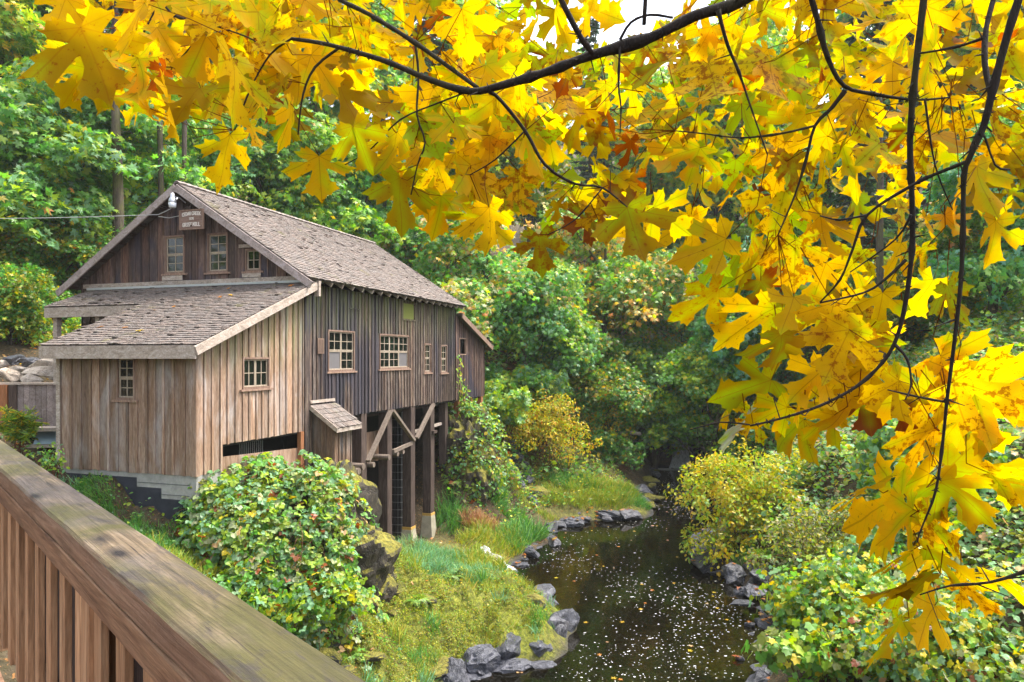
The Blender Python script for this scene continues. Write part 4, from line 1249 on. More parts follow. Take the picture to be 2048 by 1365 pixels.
plant('autumn', 960, 39, 1.35, "big pale vine maple above the lean-to with peach sprays", GC, tint=(1.25, 1.25, 1.2), sz=1.3)
plant('broad', 1055, 38, .85, "rounded dark vine maple bulging right of the lean-to", GC, tint=COOL, sz=.95)
plant('tall', 1060, 62, 1.1, "far tall maple under the hanging middle branch", GC, tint=WARM)
plant('autumn', 1200, 47, 1.5, "orange and green maple in the middle distance", GC, tint=WARM, sz=1.7)
plant('autumn', 1380, 49, 1.5, "gold flecked maple right of the middle distance", GC, sz=1.7)
plant('broad', 1235, 50, 1.2, "deep green maple at the head of the pool", GC, sz=1.1)
plant('low', 1205, 40.5, 1.0, "low green vine maple leaning out over the creek head", GC, name="vine_maple")
plant('round', 1430, 53, 1.1, "green maple behind the little waterfall", GC, tint=COOL)
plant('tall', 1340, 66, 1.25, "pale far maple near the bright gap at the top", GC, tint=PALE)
plant('fir', 1180, 64, 1.3, "far fir near the bright gap at the top", GC)
plant('broad', 1540, 41, 1.05, "blue green maple behind the hanging yellow leaves", GR, tint=BLUE, sz=1.2)
plant('round', 1660, 46, 1.3, "cool green maple behind the two hanging branches", GR, tint=COOL)
plant('bare', 1765, 30, .6, "slim bare trunk between the two hanging branches", GR, sz=.9)
plant('fir', 1720, 38, .95, "dark fir between the two hanging branches", GR)
plant('fir', 1850, 42, 1.05, "dark fir just right of the long hanging branch", GR)
plant('tall', 1560, 62, 1.2, "tall far maple over the right half", GR, tint=LIME)
plant('tall', 1960, 46, 1.15, "tall maple in the top right corner", GR, tint=COOL)
plant('broad', 1985, 27, .85, "blue green maple leaning in at the right edge", GR, tint=BLUE, sz=.95)
plant('autumn', 2090, 31, 1.1, "orange flecked maple cut by the right edge", GR, tint=WARM)
plant('low', 1770, 36, 1.1, "low maple under the firs on the right slope", GR, tint=DIM)
plant('low', 1900, 33, 1.0, "low yellow flecked maple on the upper right slope", GR, tint=WARM)
plant('broad', 1310, 45.5, 1.0, "green maple leaning over the head of the creek", GC, sz=.95)
plant('autumn', 1395, 47.5, 1.1, "gold flecked maple above the little waterfall", GC, sz=1.1)
plant('broad', 1425, 41, .88, "light green maple spreading over the right side of the waterfall", GR, tint=(1.25, 1.15, .95))
plant('low', 1530, 43, .95, "low vine maple right of the waterfall block", GR)
plant('low', 1120, 42, 1.15, "dark low maple in the hollow behind the yellow shrub", GC, tint=DIM)
plant('low', 20, 26, .62, "small vine maple above the dirt path at the left edge", GB, tint=(.9, 1.05, .9))
plant('low', 250, 31, .8, "dim vine maple under the trees behind the lower porch roof", GB, tint=DIM)
plant('low', 120, 30, .8, "dim olive vine maple on the slope above the stone pile", GB, tint=DIM)
for px, Y, k, t in ((-3240, 9.0, 'tall', LIME), (-2100, 13.0, 'broad', LIME), (-1650, 16.0, 'autumn', WARM), (-3700, 6.5, 'round', WARM)):
    plant(k, px, Y, 1.3, "maple on the left hillside outside the picture, mirrored in the gable windows", "maples beside the left edge", tint=t)
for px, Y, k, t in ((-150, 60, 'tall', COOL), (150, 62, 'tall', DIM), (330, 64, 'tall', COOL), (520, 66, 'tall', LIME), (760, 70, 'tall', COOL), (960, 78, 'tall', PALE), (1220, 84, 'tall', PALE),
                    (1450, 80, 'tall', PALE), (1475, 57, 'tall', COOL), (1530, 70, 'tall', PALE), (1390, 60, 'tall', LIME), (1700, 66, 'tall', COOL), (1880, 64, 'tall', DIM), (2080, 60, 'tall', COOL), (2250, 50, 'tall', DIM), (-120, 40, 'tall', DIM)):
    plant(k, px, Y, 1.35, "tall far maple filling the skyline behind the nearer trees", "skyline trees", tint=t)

# ---------------------------------------------------------------- shrubs: own leaves and stems each
def shrub(name, label, cat, px, py, Y, rad, n, leaf, items, tv=OVAL_V, tf=OVAL_F, seed=0, group=None, accents=(), upbias=.5, nl=7, stems=26, per=26, rc=.32, root_at=None, droop=0, tint=(1, 1, 1)):
    r = np.random.default_rng(seed)
    c = at(px, py, Y)
    base = Vector((c.x, c.y, g1(c.x, c.y))) if root_at is None else Vector(root_at)
    root = empty(name, base)
    tag(root, label, cat, group)
    o = np.array(c - base)
    lobes = []
    for i in range(nl):
        d = unit(r.normal(size=3)) * np.array(rad) * .55
        s = r.uniform(.5, .72)
        lobes.append((tuple(o + d), (rad[0] * s, rad[1] * s, rad[2] * s)))
    P, T, N, S, cc = clumped_crown(r, lobes, max(4, n // per), per, rc, leaf, items, accents, upbias)
    mb = MB()
    for i in range(stems):
        e = Vector(P[r.integers(len(P))]); b = Vector((r.normal() * rad[0] * .22, r.normal() * rad[1] * .22, -.1))
        mid = b.lerp(e, .55) + Vector((0, 0, rad[2] * .25))
        mb.tube([b, b.lerp(mid, .6), mid, mid.lerp(e, .6) + Vector((0, 0, .04)), e], [.016, .013, .011, .008, .004], 5)
    mb.build("stem", M['stem'], root, smooth=True)
    f = link("foliage", leaves_mesh("foliage", tv, tf, P, T, N, S, cc), M['leaf'], root)
    f.color = (*tint, 1)
    return root

BR = [(MID, 3), (LITE, 4), (MINT, 4), ((.36, .38, .22), 2), (OLIVE, 1), (YEL, 1.2), (RUST, .35)]
YB = [(GOLD, 4), (YEL, 4), (LITE, 3), (ORA, .6)]
HZ = [((.42, .42, .03), 5), (LITE, 5), (YEL, 3), (MID, 1)]
PB = [((.40, .43, .28), 4), (MINT, 3), (LITE, 2), (YEL, 1.2), (PEA, .6)]
shrub("yellow_shrub", "golden yellow shrub above the wet rocks on the far left bank", "shrub", 1105, 862, 34.8, (2.5, 1.8, 1.75), 6500, .13, YB, seed=101, accents=([(LITE, 2), (YEL, 3)], .35))
shrub("yellow_shrub", "small yellow shrub in the hollow at the far end of the left bank", "shrub", 1215, 842, 40, (1.5, 1.3, 1.1), 1500, .13, YB, seed=102)
shrub("thimbleberry_bush", "bright green bush spilling down just right of the lean-to", "shrub", 1000, 810, 33.5, (1.4, 1.3, 1.15), 1500, .2, [(LITE, 5), (MID, 3), (MINT, 2), (YEL, .6)], STAR_V, STAR_F, seed=103)
shrub("thimbleberry_bush", "pale leafy bush under the dark vine maple", "shrub", 1075, 770, 36.5, (1.5, 1.2, .9), 1300, .2, [(MINT, 4), (MID, 3), (LITE, 2)], STAR_V, STAR_F, seed=104)
shrub("hazel_bush", "big yellow green hazel leaning over the water from the right bank", "shrub", 1495, 1015, 24.6, (2.55, 1.6, 2.05), 9500, .145, HZ, seed=105, upbias=.45, nl=11, accents=([(GOLD, 2), (YEL, 3)], .2))
shrub("pale_bush", "pale grey green bush behind the hazel", "shrub", 1675, 925, 25.5, (2.1, 1.5, 1.5), 4200, .16, PB, seed=106, nl=9)
shrub("snowberry_bush", "thin cream and olive bush between the hazel and the brambles", "shrub", 1650, 1085, 20.0, (1.8, 1.2, 1.2), 3200, .12, [((.34, .33, .16), 3), (OLIVE, 3), (LITE, 2), (YEL, 1.5)], seed=107, stems=60)
shrub("maple_sapling", "green maple sapling on the right slope below the long branches", "shrub", 1850, 930, 20.5, (2.2, 1.5, 1.5), 2600, .2, [(MID, 3), (MINT, 5), (LITE, 3), (YEL, 1)], LOB_V, LOB_F, seed=108)
shrub("bramble_bush", "bramble bush at the right edge with blue green leaves", "shrub", 1985, 1010, 17.0, (2.0, 1.4, 1.3), 2600, .19, [(MINT, 6), (MID, 2.5), (LITE, 2.5), ((.36, .40, .26), 2), (YEL, .8)], LOB_V, LOB_F, seed=109, tint=(.9, 1, 1.1))
shrub("thimbleberry_bush", "large leaved green bush spilling to the rocks at lower right", "shrub", 1690, 1215, 14.8, (1.5, 1.2, .9), 3800, .125, [(MID, 4), (LITE, 5), (MINT, 2), (YEL, 2), (OLIVE, 1)], LOB_V, LOB_F, seed=110)
shrub("thimbleberry_bush", "yellow and green bush in the lower right corner", "shrub", 1900, 1275, 12.4, (1.7, 1.3, .8), 4600, .11, [(LITE, 4), (YEL, 3), (MINT, 3), ((.36, .37, .2), 1), (OLIVE, 2), (RUST, .5), (MID, 2)], LOB_V, LOB_F, seed=111)
shrub("bramble_bush", "bramble bush with red stems above the lower right corner", "shrub", 1800, 1120, 15.8, (1.6, 1.2, 1.0), 1500, .19, BR, TRI_V, TRI_F, seed=112)
shrub("thimbleberry_bush", "thimbleberry beside the bottom right waterside stones", "shrub", 1640, 1330, 13.2, (1.0, .9, .55), 600, .19, [(MID, 4), (LITE, 3), (YEL, 1), (OLIVE, 2)], LOB_V, LOB_F, seed=113)
shrub("huckleberry_bush", "dark green bush below the low vine maple at the creek head", "shrub", 1235, 900, 38.0, (1.5, 1.2, 1.0), 1700, .15, [(DEEP, 4), (MID, 4), (OLIVE, 1.5), (YEL, .5)], STAR_V, STAR_F, seed=114)
shrub("bramble_bush", "green bush above the right bank by the waterfall block", "shrub", 1560, 850, 33, (2.0, 1.4, 1.2), 1500, .19, [(MID, 4), (MINT, 3), (YEL, 1), (OLIVE, 2)], LOB_V, LOB_F, seed=115)
shrub("bramble_bush", "speckled bush on the slope under the firs", "shrub", 1730, 800, 29, (2.2, 1.4, 1.1), 1500, .18, [(OLIVE, 4), (MINT, 2), (YEL, 1.4), (DEEP, 2)], LOB_V, LOB_F, seed=116)
shrub("bramble_bush", "green and gold bush under the right edge maple", "shrub", 1960, 830, 24, (2.0, 1.4, 1.2), 1500, .18, [(MID, 4), (DEEP, 2), (GOLD, 1.5), (LITE, 2)], LOB_V, LOB_F, seed=117)
shrub("salal_bush", "low yellow green bush along the top of the dirt path", "shrub", 45, 668, 26.5, (2.2, .8, .45), 1100, .15, [(LITE, 4), (MID, 3), (YEL, 2)], seed=118)
shrub("salal_bush", "low green bush beside the far corner of the lower porch roof", "shrub", 165, 655, 27.5, (1.2, .8, .55), 700, .15, [(MID, 4), (LITE, 2), (YEL, 1)], seed=119)
shrub("snowberry_bush", "small sprouting bush at the foot of the porch corner", "shrub", 95, 918, 15.2, (.42, .35, .32), 220, .09, [(MID, 4), (LITE, 3), (MINT, 2)], seed=120, nl=4, stems=16, rc=.16, per=12)

# the bramble mound in front of the mill: a rock outcrop and the blackberry that drapes it
def lumpy(name, label, cat, c, rad, seed, mat, amp=.16, cuts=0, sub=5, facet=.0, blocky=0.0):
    bm = bmesh.new()
    bmesh.ops.create_icosphere(bm, subdivisions=sub, radius=1)
    me = bpy.data.meshes.new(name); bm.to_mesh(me); bm.free()
    n = len(me.vertices)
    v = np.empty(n * 3, np.float32); me.vertices.foreach_get("co", v); v = v.reshape(-1, 3).astype(float)
    d = 1 + amp * (fbm(v[:, 0] * 2 + seed, v[:, 1] * 2 + v[:, 2] * 2.7, 4, seed) + .5 * fbm(v[:, 2] * 4 + seed, v[:, 0] * 5 - v[:, 1] * 4, 3, seed + 5))
    v = v * d[:, None]
    if blocky:
        # columnar jointing: snap the sides outwards in blocks
        k = vnoise(np.floor(np.arctan2(v[:, 1], v[:, 0]) * 5 + fbm(v[:, 2] * 3, v[:, 0], 2, 3)) * 3.1, np.floor(v[:, 2] * 4 + seed) * 1.7, seed)
        v[:, :2] *= (1 + blocky * k)[:, None]
    v = v * np.array(rad)
    me.vertices.foreach_set("co", v.astype(np.float32).ravel())
    me.update()
    o = link(name, me, mat)
    o.location = c
    tag(o, label, cat)
    return o, v
oc, ov = lumpy("rock_outcrop", "dark blocky rock outcrop with orange moss in front of the mill posts", "rock", (-4.55, 16.75, 2.0), (1.5, 1.7, 2.2), 3, M['rock_dark'], .24, sub=6, blocky=.010)

def drape(name, label, cat, loc, surf_v, n, leaf, items, keep, tv, tf, seed, stems=60, lift=.12, group=None, tint=(1, 1, 1)):
    """leaves in sprays over a surface given as points with outward normals from its middle"""
    r = np.random.default_rng(seed)
    root = empty(name, loc)
    tag(root, label, cat, group)
    cand = surf_v[keep(surf_v)]
    ctr = surf_v.mean(0)
    P, T, N, S, cc = [], [], [], [], []
    for _ in range(n // 14):
        p = cand[r.integers(len(cand))]
        if fbm(np.array([p[0] * 1.7 + seed]), np.array([p[2] * 1.7 + p[1]]), 3, seed)[0] < -.42: continue
        nr = unit((p - ctr) / np.array([1, 1, 1.4]))
        m = int(r.uniform(8, 20))
        a = unit(np.cross(nr, r.normal(size=3))); b = np.cross(nr, a)
        rr = .30 * np.sqrt(r.random(m)); th = r.uniform(0, 6.28, m)
        off = a * (rr * np.cos(th))[:, None] + b * (rr * np.sin(th))[:, None]
        P.append(p + nr * (lift * r.uniform(.2, 2.2)) + off + nr * (r.normal(size=(m, 1)) * .04))
        nn = unit(nr * .55 + np.array([0, 0, .65]))
        T.append(unit(off) * .6 + r.normal(size=(m, 3)) * .5 + np.array([0, 0, -.5]) + nr * .3)
        N.append(nn + r.normal(size=(m, 3)) * .35)
        S.append(leaf * r.uniform(.65, 1.3, m))
        cc.append(palette(m, items, r) * r.uniform(.8, 1.2))
    P, T, N, S, cc = [np.concatenate(q) for q in (P, T, N, S, cc)]
    mb = MB()
    for i in range(stems):
        p = Vector(cand[r.integers(len(cand))])
        pts = []
        d = Vector((r.normal() * .3, r.normal() * .3 - .2, -r.uniform(.3, 1)))
        q = p.copy()
        for k in range(6):
            nr = Vector(unit(np.array(q) - ctr))
            pts.append(q + nr * (lift * (.5 + .8 * math.sin(k * 1.1 + i))))
            q = q + d * .22 + Vector((r.normal() * .05, r.normal() * .05, r.normal() * .05))
        mb.tube(pts, [.009, .009, .008, .007, .005, .003], 4, cap=False)
    # canes that arch clear of the mass and carry their own leaves
    eP, eT, eN, eS, eC = [], [], [], [], []
    for i in range(stems // 5):
        p = cand[r.integers(len(cand))]; nr = unit((p - ctr) / np.array([1, 1, 1.4]))
        d = unit(nr + np.array([0, 0, .5]) + r.normal(size=3) * .5); L = r.uniform(.35, .95)
        q = [p + d * L * t - np.array([0, 0, 1]) * (.55 * L * t * t) for t in np.linspace(0, 1.25, 8)]
        mb.tube([Vector(v) for v in q], [.008, .008, .007, .006, .005, .004, .003, .002], 4, cap=False)
        for v in q[1:]:
            for _ in range(2):
                eP.append(v + r.normal(size=3) * .03); eT.append(r.normal(size=3) * [1, 1, .4] + [0, 0, -.3]); eN.append(np.array([0, 0, 1]) + r.normal(size=3) * .4); eS.append(leaf * r.uniform(.5, 1.05))
    if eP:
        P = np.concatenate([P, eP]); T = np.concatenate([T, eT]); N = np.concatenate([N, eN]); S = np.concatenate([S, eS]); cc = np.concatenate([cc, palette(len(eP), items, r)])
    mb.build("stem", M['stem'], root)
    f = link("foliage", leaves_mesh("foliage", tv, tf, P, T, N, S, cc), M['leaf'], root)
    f.color = (*tint, 1)
    return root
def mound_pts(c, rad, n, seed, zmin=-9):
    r = np.random.default_rng(seed)
    d = unit(r.normal(size=(n, 3)))
    k = 1 + .13 * fbm(d[:, 0] * 2.4 + seed, d[:, 1] * 2.4 + d[:, 2], 4, seed)
    v = d * k[:, None] * np.array(rad)
    return v[v[:, 2] > zmin]
mp = mound_pts((0, 0, 0), (2.0, 1.85, 2.3), 7000, 31, -2.0)
bc = (-5.08, 16.1, 2.1)
drape("blackberry_bush", "blackberry thicket with red stems draping the rock outcrop before the mill", "bush", bc, mp, 13500, .145,
      [(MID, 4), (LITE, 5), (MINT, 5), ((.34, .40, .20), 3), (OLIVE, 1.4), (YEL, 1.0), (RUST, .5), (PEA, .3)],
      lambda v: (v[:, 0] > -1.35) & (v[:, 0] < 1.66 - .20 * v[:, 2]) & ((v[:, 1] < .9) | (v[:, 2] > .3)), TRI_V, TRI_F, 131, 260, .17)
mp2 = mound_pts((0, 0, 0), (1.25, 1.75, 1.75), 4000, 37, -1.2)
drape("blackberry_bush", "lower blackberry thicket filling the angle between the outcrop and the concrete foundation", "bush", (-5.85, 16.3, 2.75), mp2, 5200, .15,
      [(MID, 4), (LITE, 5), (MINT, 5), ((.34, .40, .20), 2), (OLIVE, 1.4), (YEL, 1.0), (RUST, .5)], lambda v: (v[:, 1] < 1.2) & (v[:, 0] > -.9), TRI_V, TRI_F, 137, 90, .15)
shrub("blackberry_bush", "low sprawl of blackberry running down from the thicket to the railing", "bush", 560, 1190, 14.4, (1.5, 1.1, .75), 3000, .145,
      [(MID, 4), (LITE, 5), (MINT, 3), (YEL, 1.2), (RUST, .7)], TRI_V, TRI_F, seed=141, stems=90, rc=.25, per=16)
oc2, ov2 = lumpy("ivy_cliff", "dark rock face under the lean-to hidden by climbing leaves", "rock", (-1.75, 29.6, 2.7), (1.15, 1.6, 2.2), 8, M['rock_dark'], .22, sub=5, blocky=.01)
mp = mound_pts((0, 0, 0), (1.3, 1.7, 2.35), 5000, 33, -2.1)
drape("climbing_vine", "leafy climbing vine hanging down the rock face under the lean-to", "vine", (-1.75, 29.55, 2.75), mp, 3600, .15,
      [(MID, 4), (LITE, 4), (MINT, 3), (OLIVE, 2), (YEL, .8)], lambda v: (v[:, 1] < .8), OVAL_V * np.array([1.3, 1, 1]), OVAL_F, 133, 40, .08)
# a vine shoot climbing the lean-to wall
root = empty("climbing_vine", mw(.05, 14.4, 4.6), MA)
tag(root, "thin leafy shoot climbing the corner of the lean-to wall", "vine")
mb = MB(); pts = [Vector((.06, .25 * math.sin(z * 2.1) * .5, z)) for z in np.linspace(-1.4, 2.5, 14)]
mb.tube(pts, .009, 5)
m2 = MB(); m2.tube([pts[8], pts[8] + Vector((.05, .35, .25)), pts[8] + Vector((.08, .7, .2))], .006, 4); m2.build("side_shoot", M['stem'], root)
mb.build("stem", M['stem'], root)
r = np.random.default_rng(55); m = 130
kk = r.integers(0, 14, m); P = np.array([tuple(pts[k]) for k in kk]) + np.abs(r.normal(size=(m, 3))) * [.08, 0, 0] + r.normal(size=(m, 3)) * [.0, .16, .16]
P = np.concatenate([P, np.array(pts[8]) + np.array([.1, .4, .25]) + r.normal(size=(25, 3)) * [.03, .25, .1]]); m = len(P)
link("foliage", leaves_mesh("foliage", OVAL_V * np.array([1.4, 1, 1]), OVAL_F, P, r.normal(size=(m, 3)) * [.2, .6, .4] + [0.2, 0, -.6], r.normal(size=(m, 3)) * .3 + [1, 0, .3], r.uniform(.09, .17, m), palette(m, [(LITE, 4), (MID, 2), (YEL, 1)], r)), M['leaf'], root)

# feathery plant by the fence
root = empty("feathery_plant", at(38, 905, 15.9))
tag(root, "wispy feathery green plant before the plank fence at the left edge", "plant")
r = np.random.default_rng(61); mb = MB(); P, T, N, S = [], [], [], []
for i in range(26):
    a = r.uniform(0, 6.28); e = Vector((math.cos(a) * r.uniform(.05, .42), math.sin(a) * r.uniform(.05, .35), r.uniform(.45, 1.02)))
    pts = [Vector((e.x * .15, e.y * .15, -.2)), Vector((e.x * .5, e.y * .5, e.z * .55)), e, e + Vector((e.x * .35, e.y * .35, -.02))]
    mb.tube(pts, [.006, .005, .004, .002], 4, cap=False)
    for s in np.linspace(.25, 1, 14):
        q = pts[1].lerp(pts[2], s) if s < .85 else pts[2].lerp(pts[3], (s - .85) / .15)
        for _ in range(8):
            P.append(tuple(q)); T.append(r.normal(size=3) * [1, 1, .45]); N.append(r.normal(size=3)); S.append(r.uniform(.09, .2))
mb.build("stem", M['stem'], root)
link("foliage", leaves_mesh("foliage", OVAL_V * np.array([.11, 1, 1]), OVAL_F, P, T, N, S, palette(len(P), [((.10, .20, .02), 4), (LITE, 3), (GOLD, 1.2)], r)), M['leaf'], root)

# ferns
def fern(r):
    root = empty("sword_fern")
    P, T, N, S, c = [], [], [], [], []
    for i in range(16):
        a = 2 * math.pi * i / 16 + r.uniform(-.2, .2); L = r.uniform(.6, 1.0); h = r.uniform(.35, .6)
        e = np.array([math.cos(a), math.sin(a), 0]); sd = np.array([-e[1], e[0], 0])
        for s in np.linspace(.12, 1, 24):
            q = e * L * s + np.array([0, 0, h * (1.6 * s - 1.5 * s * s)])
            for w in (-1, 1):
                P.append(q); T.append(sd * w + e * .35 + np.array([0, 0, -.12])); N.append(np.array([0, 0, 1]) + e * .3); S.append(.17 * (1.05 - s) ** .6 + .02); c.append(1)
    cc = palette(len(P), [(MID, 3), (LITE, 2), (OLIVE, 1)], r, .12)
    link("fronds", leaves_mesh("fronds", OVAL_V * np.array([.42, 1, .4]), OVAL_F, P, T, N, S, cc), M['leaf'], root)
    return root
fp = fern(np.random.default_rng(71))
for i, (px, py, Y, s, lb) in enumerate(((1528, 1118, 22.5, .8, "sword fern hanging over the rocks below the hazel"), (262, 690, 29, 1.3, "sword fern on the slope left of the porch roof"),
                                       (30, 545, 31, 1.3, "sword fern on the bank at the left edge"), (835, 1235, 17.0, .5, "small fern growing on the mossy shelf beside the outcrop"), (700, 1310, 14.6, .5, "small fern by the railing at the foot of the thicket"), (905, 1165, 19.6, .45, "small fern between the mossy shelf and the green grass"), (905, 968, 28.0, .7, "sword fern growing under the climbing vine"))):
    o = fp if i == 0 else copy_tree(fp)
    p = at(px, py, Y); o.location = p if i == 0 or px == 905 and py == 968 else (p.x, p.y, g1(p.x, p.y)); o.scale = (s, s, s); o.rotation_euler = (0, 0, i * 1.3)
    tag(o, lb, "fern", "sword ferns")

# ---------------------------------------------------------------- ground cover
def cover(name, label, n, box, keep, leaf, items, tv, tf, seed, hz=(.05, .35), kind="stuff", flat=.35, cat="ground cover", tint=(1, 1, 1)):
    r = np.random.default_rng(seed)
    x = r.uniform(box[0], box[1], n); y = r.uniform(box[2], box[3], n)
    z = gz(x, y)
    k = keep(x, y, z)
    x, y, z = x[k], y[k], z[k]
    m = len(x)
    cl = fbm(x * 1.1, y * 1.1, 3, seed)
    hh = r.uniform(*hz, m) * (1 + .9 * np.clip(cl, -.7, 1.2))
    P = np.stack([x, y, z + np.maximum(hh, .02)], 1)
    T = r.normal(size=(m, 3)) * [1, 1, .35] + [0, 0, -.25]
    N = np.array([0, 0, 1]) + r.normal(size=(m, 3)) * flat
    o = link(name, leaves_mesh(name, tv, tf, P, T, N, leaf * r.uniform(.6, 1.3, m), palette(m, items, r) * (1 + .25 * cl)[:, None]), M['leaf'])
    o.color = (*tint, 1)
    return tag(o, label, cat, None, kind)
def right_of(x, y):    # metres right of the right shore
    rx = np.interp(y, [p[1] for p in RIGHT_SHORE], [p[0] for p in RIGHT_SHORE]); return x - rx
def left_of(x, y):
    lx = np.interp(y, [p[1] for p in LEFT_SHORE], [p[0] for p in LEFT_SHORE]); return lx - x
def in_mill(x, y):
    c, s = math.cos(MA), math.sin(MA)
    lx = c * (x - MX) + s * (y - MY); ly = -s * (x - MX) + c * (y - MY)
    return (lx > -7.7) & (lx < .1) & (ly > -.1) & (ly < 17.7) & ~((lx < -3.9) & (ly < 3.8))
cover("bramble_cover", "leafy brambles and thimbleberry covering the right bank", 90000, (5, 24, 8.5, 34), lambda x, y, z: (right_of(x, y) > .9) & (x < .78 * y + 1) & (z > .45),
      .14, [(MID, 2.5), (LITE, 4.5), (MINT, 5), (YEL, 1.8), (OLIVE, 1), (PEA, .8), ((.38, .39, .24), 2)], LOB_V, LOB_F, 201, (.05, .75), flat=.5)
cover("undergrowth", "mixed undergrowth on the slopes behind the mill and creek", 60000, (-32, 36, 26, 64), lambda x, y, z: (np.abs(x) < .8 * y + 2) & (z > 1.2) & ~in_mill(x, y) & ~((x < -14) & (y < 29) & (z < 8.2)),
      .2, [(DEEP, 4), (MID, 4), (OLIVE, 3), (LITE, 1.2), (YEL, .7), (RUST, .5)], STAR_V, STAR_F, 202, (.05, .7), flat=.5)
cover("fallen_leaves", "fallen orange and yellow leaves scattered over banks and stones", 5200, (-20, 14, 12, 36), lambda x, y, z: (z > .25) & ~in_mill(x, y) & ((x < -9) | (fbm(x * .9, y * .9, 2, 4) > .1)),
      .085, [(ORA, 4), (GOLD, 2), (RUST, 3), (PEA, 2)], STAR_V, STAR_F, 203, (.015, .03), flat=.25, cat="fallen leaves")
cover("clover_cover", "small creeping green leaves over the mossy shelf by the water", 16000, (-5.5, 2, 12, 20), lambda x, y, z: (left_of(x, y) > .3) & (z > .35) & (fbm(x * .8, y * .8, 3, 8) > -.1),
      .06, [(MID, 3), (LITE, 4), (YEL, 2), (OLIVE, 3)], OVAL_V * np.array([1.4, 1, 1]), OVAL_F, 204, (.02, .10), flat=.5)

cover("bank_cover", "low leafy growth over the far left bank around the side gully", 9000, (-4.5, 8, 27.5, 37), lambda x, y, z: (left_of(x, y) > .8) & (z > .45) & ~in_mill(x, y),
      .13, [(MID, 4), (DEEP, 3), (LITE, 3), (OLIVE, 3), (YEL, .8), (RUST, .6)], OVAL_V * np.array([1.3, 1, 1]), OVAL_F, 205, (.03, .32), flat=.5)
cover("moss", "fuzzy olive and yellow green moss over the shelf beside the pool", 130000, (-6, 2.2, 11.5, 21.5), lambda x, y, z: (left_of(x, y) > .2) & (z > .32) & (fbm(x * 1.1, y * 1.1, 3, 18) > -.45),
      .045, [((.26, .28, .025), 4), ((.15, .19, .022), 3), ((.38, .34, .035), 2.5), ((.16, .10, .04), .7), ((.15, .30, .04), 2)], OVAL_V, OVAL_F, 206, (.0, .05), flat=.8, cat="moss")
cover("slope_cover", "weeds and small leaves on the slope before the porch", 5000, (-12, -4.5, 11, 17.5), lambda x, y, z: ~in_mill(x, y) & (z > 1.5),
      .075, [(MID, 4), (LITE, 3), (MINT, 2), (OLIVE, 2), (RUST, .5)], OVAL_V * np.array([1.4, 1, 1]), OVAL_F, 207, (.02, .22), flat=.6)

# grass: bent blades, one object
def grass(name, label, spots, seed, cat="grass"):
    r = np.random.default_rng(seed)
    P, T, N, S, cc = [], [], [], [], []
    for (cx, cy, rx, ry, n, h, items) in spots:
        a = r.uniform(0, 6.28, n); q = np.sqrt(r.random(n))
        x = cx + rx * q * np.cos(a); y = cy + ry * q * np.sin(a)
        tuft = fbm(x * 2.3, y * 2.3, 2, seed)
        z = gz(x, y)
        k = (z > .12) & ((q < .75) | (r.random(n) < .5)) & (r.random(n) < .55 + .6 * tuft)
        x, y, z = x[k], y[k], z[k]; m = len(x)
        P.append(np.stack([x, y, z - .02], 1))
        lean = np.stack([fbm(x * .8, y * .8, 2, 3), fbm(x * .8, y * .8, 2, 5)], 1) * .5
        T.append(np.concatenate([lean + r.normal(size=(m, 2)) * .42, np.ones((m, 1))], 1))
        N.append(r.normal(size=(m, 3)) * [1, 1, .2] + np.concatenate([lean, np.zeros((m, 1))], 1))
        S.append(h * r.uniform(.5, 1.25, m))
        cc.append(palette(m, items, r, .25))
    P, T, N, S, cc = [np.concatenate(q) for q in (P, T, N, S, cc)]
    w = .026
    tv = np.array([(-w, 0, 0), (w, 0, 0), (w * .85, .45, .06), (-w * .85, .45, .06), (w * .5, .78, .2), (-w * .5, .78, .2), (0, .96, .42)])
    tf = [np.array([(0, 1, 2, 3), (3, 2, 4, 5)]), np.array([(5, 4, 6)])]
    return tag(link(name, leaves_mesh(name, tv, tf, P, T, N, S, cc), M['grass']), label, cat, None, "stuff")
GM = [((.17, .36, .19), 4), ((.12, .29, .09), 3), ((.26, .36, .09), 2)]
GY = [((.29, .33, .035), 4), ((.17, .29, .035), 3), ((.40, .33, .05), 2)]
GN = [((.08, .24, .035), 4), ((.14, .29, .045), 3), ((.07, .19, .06), 2)]
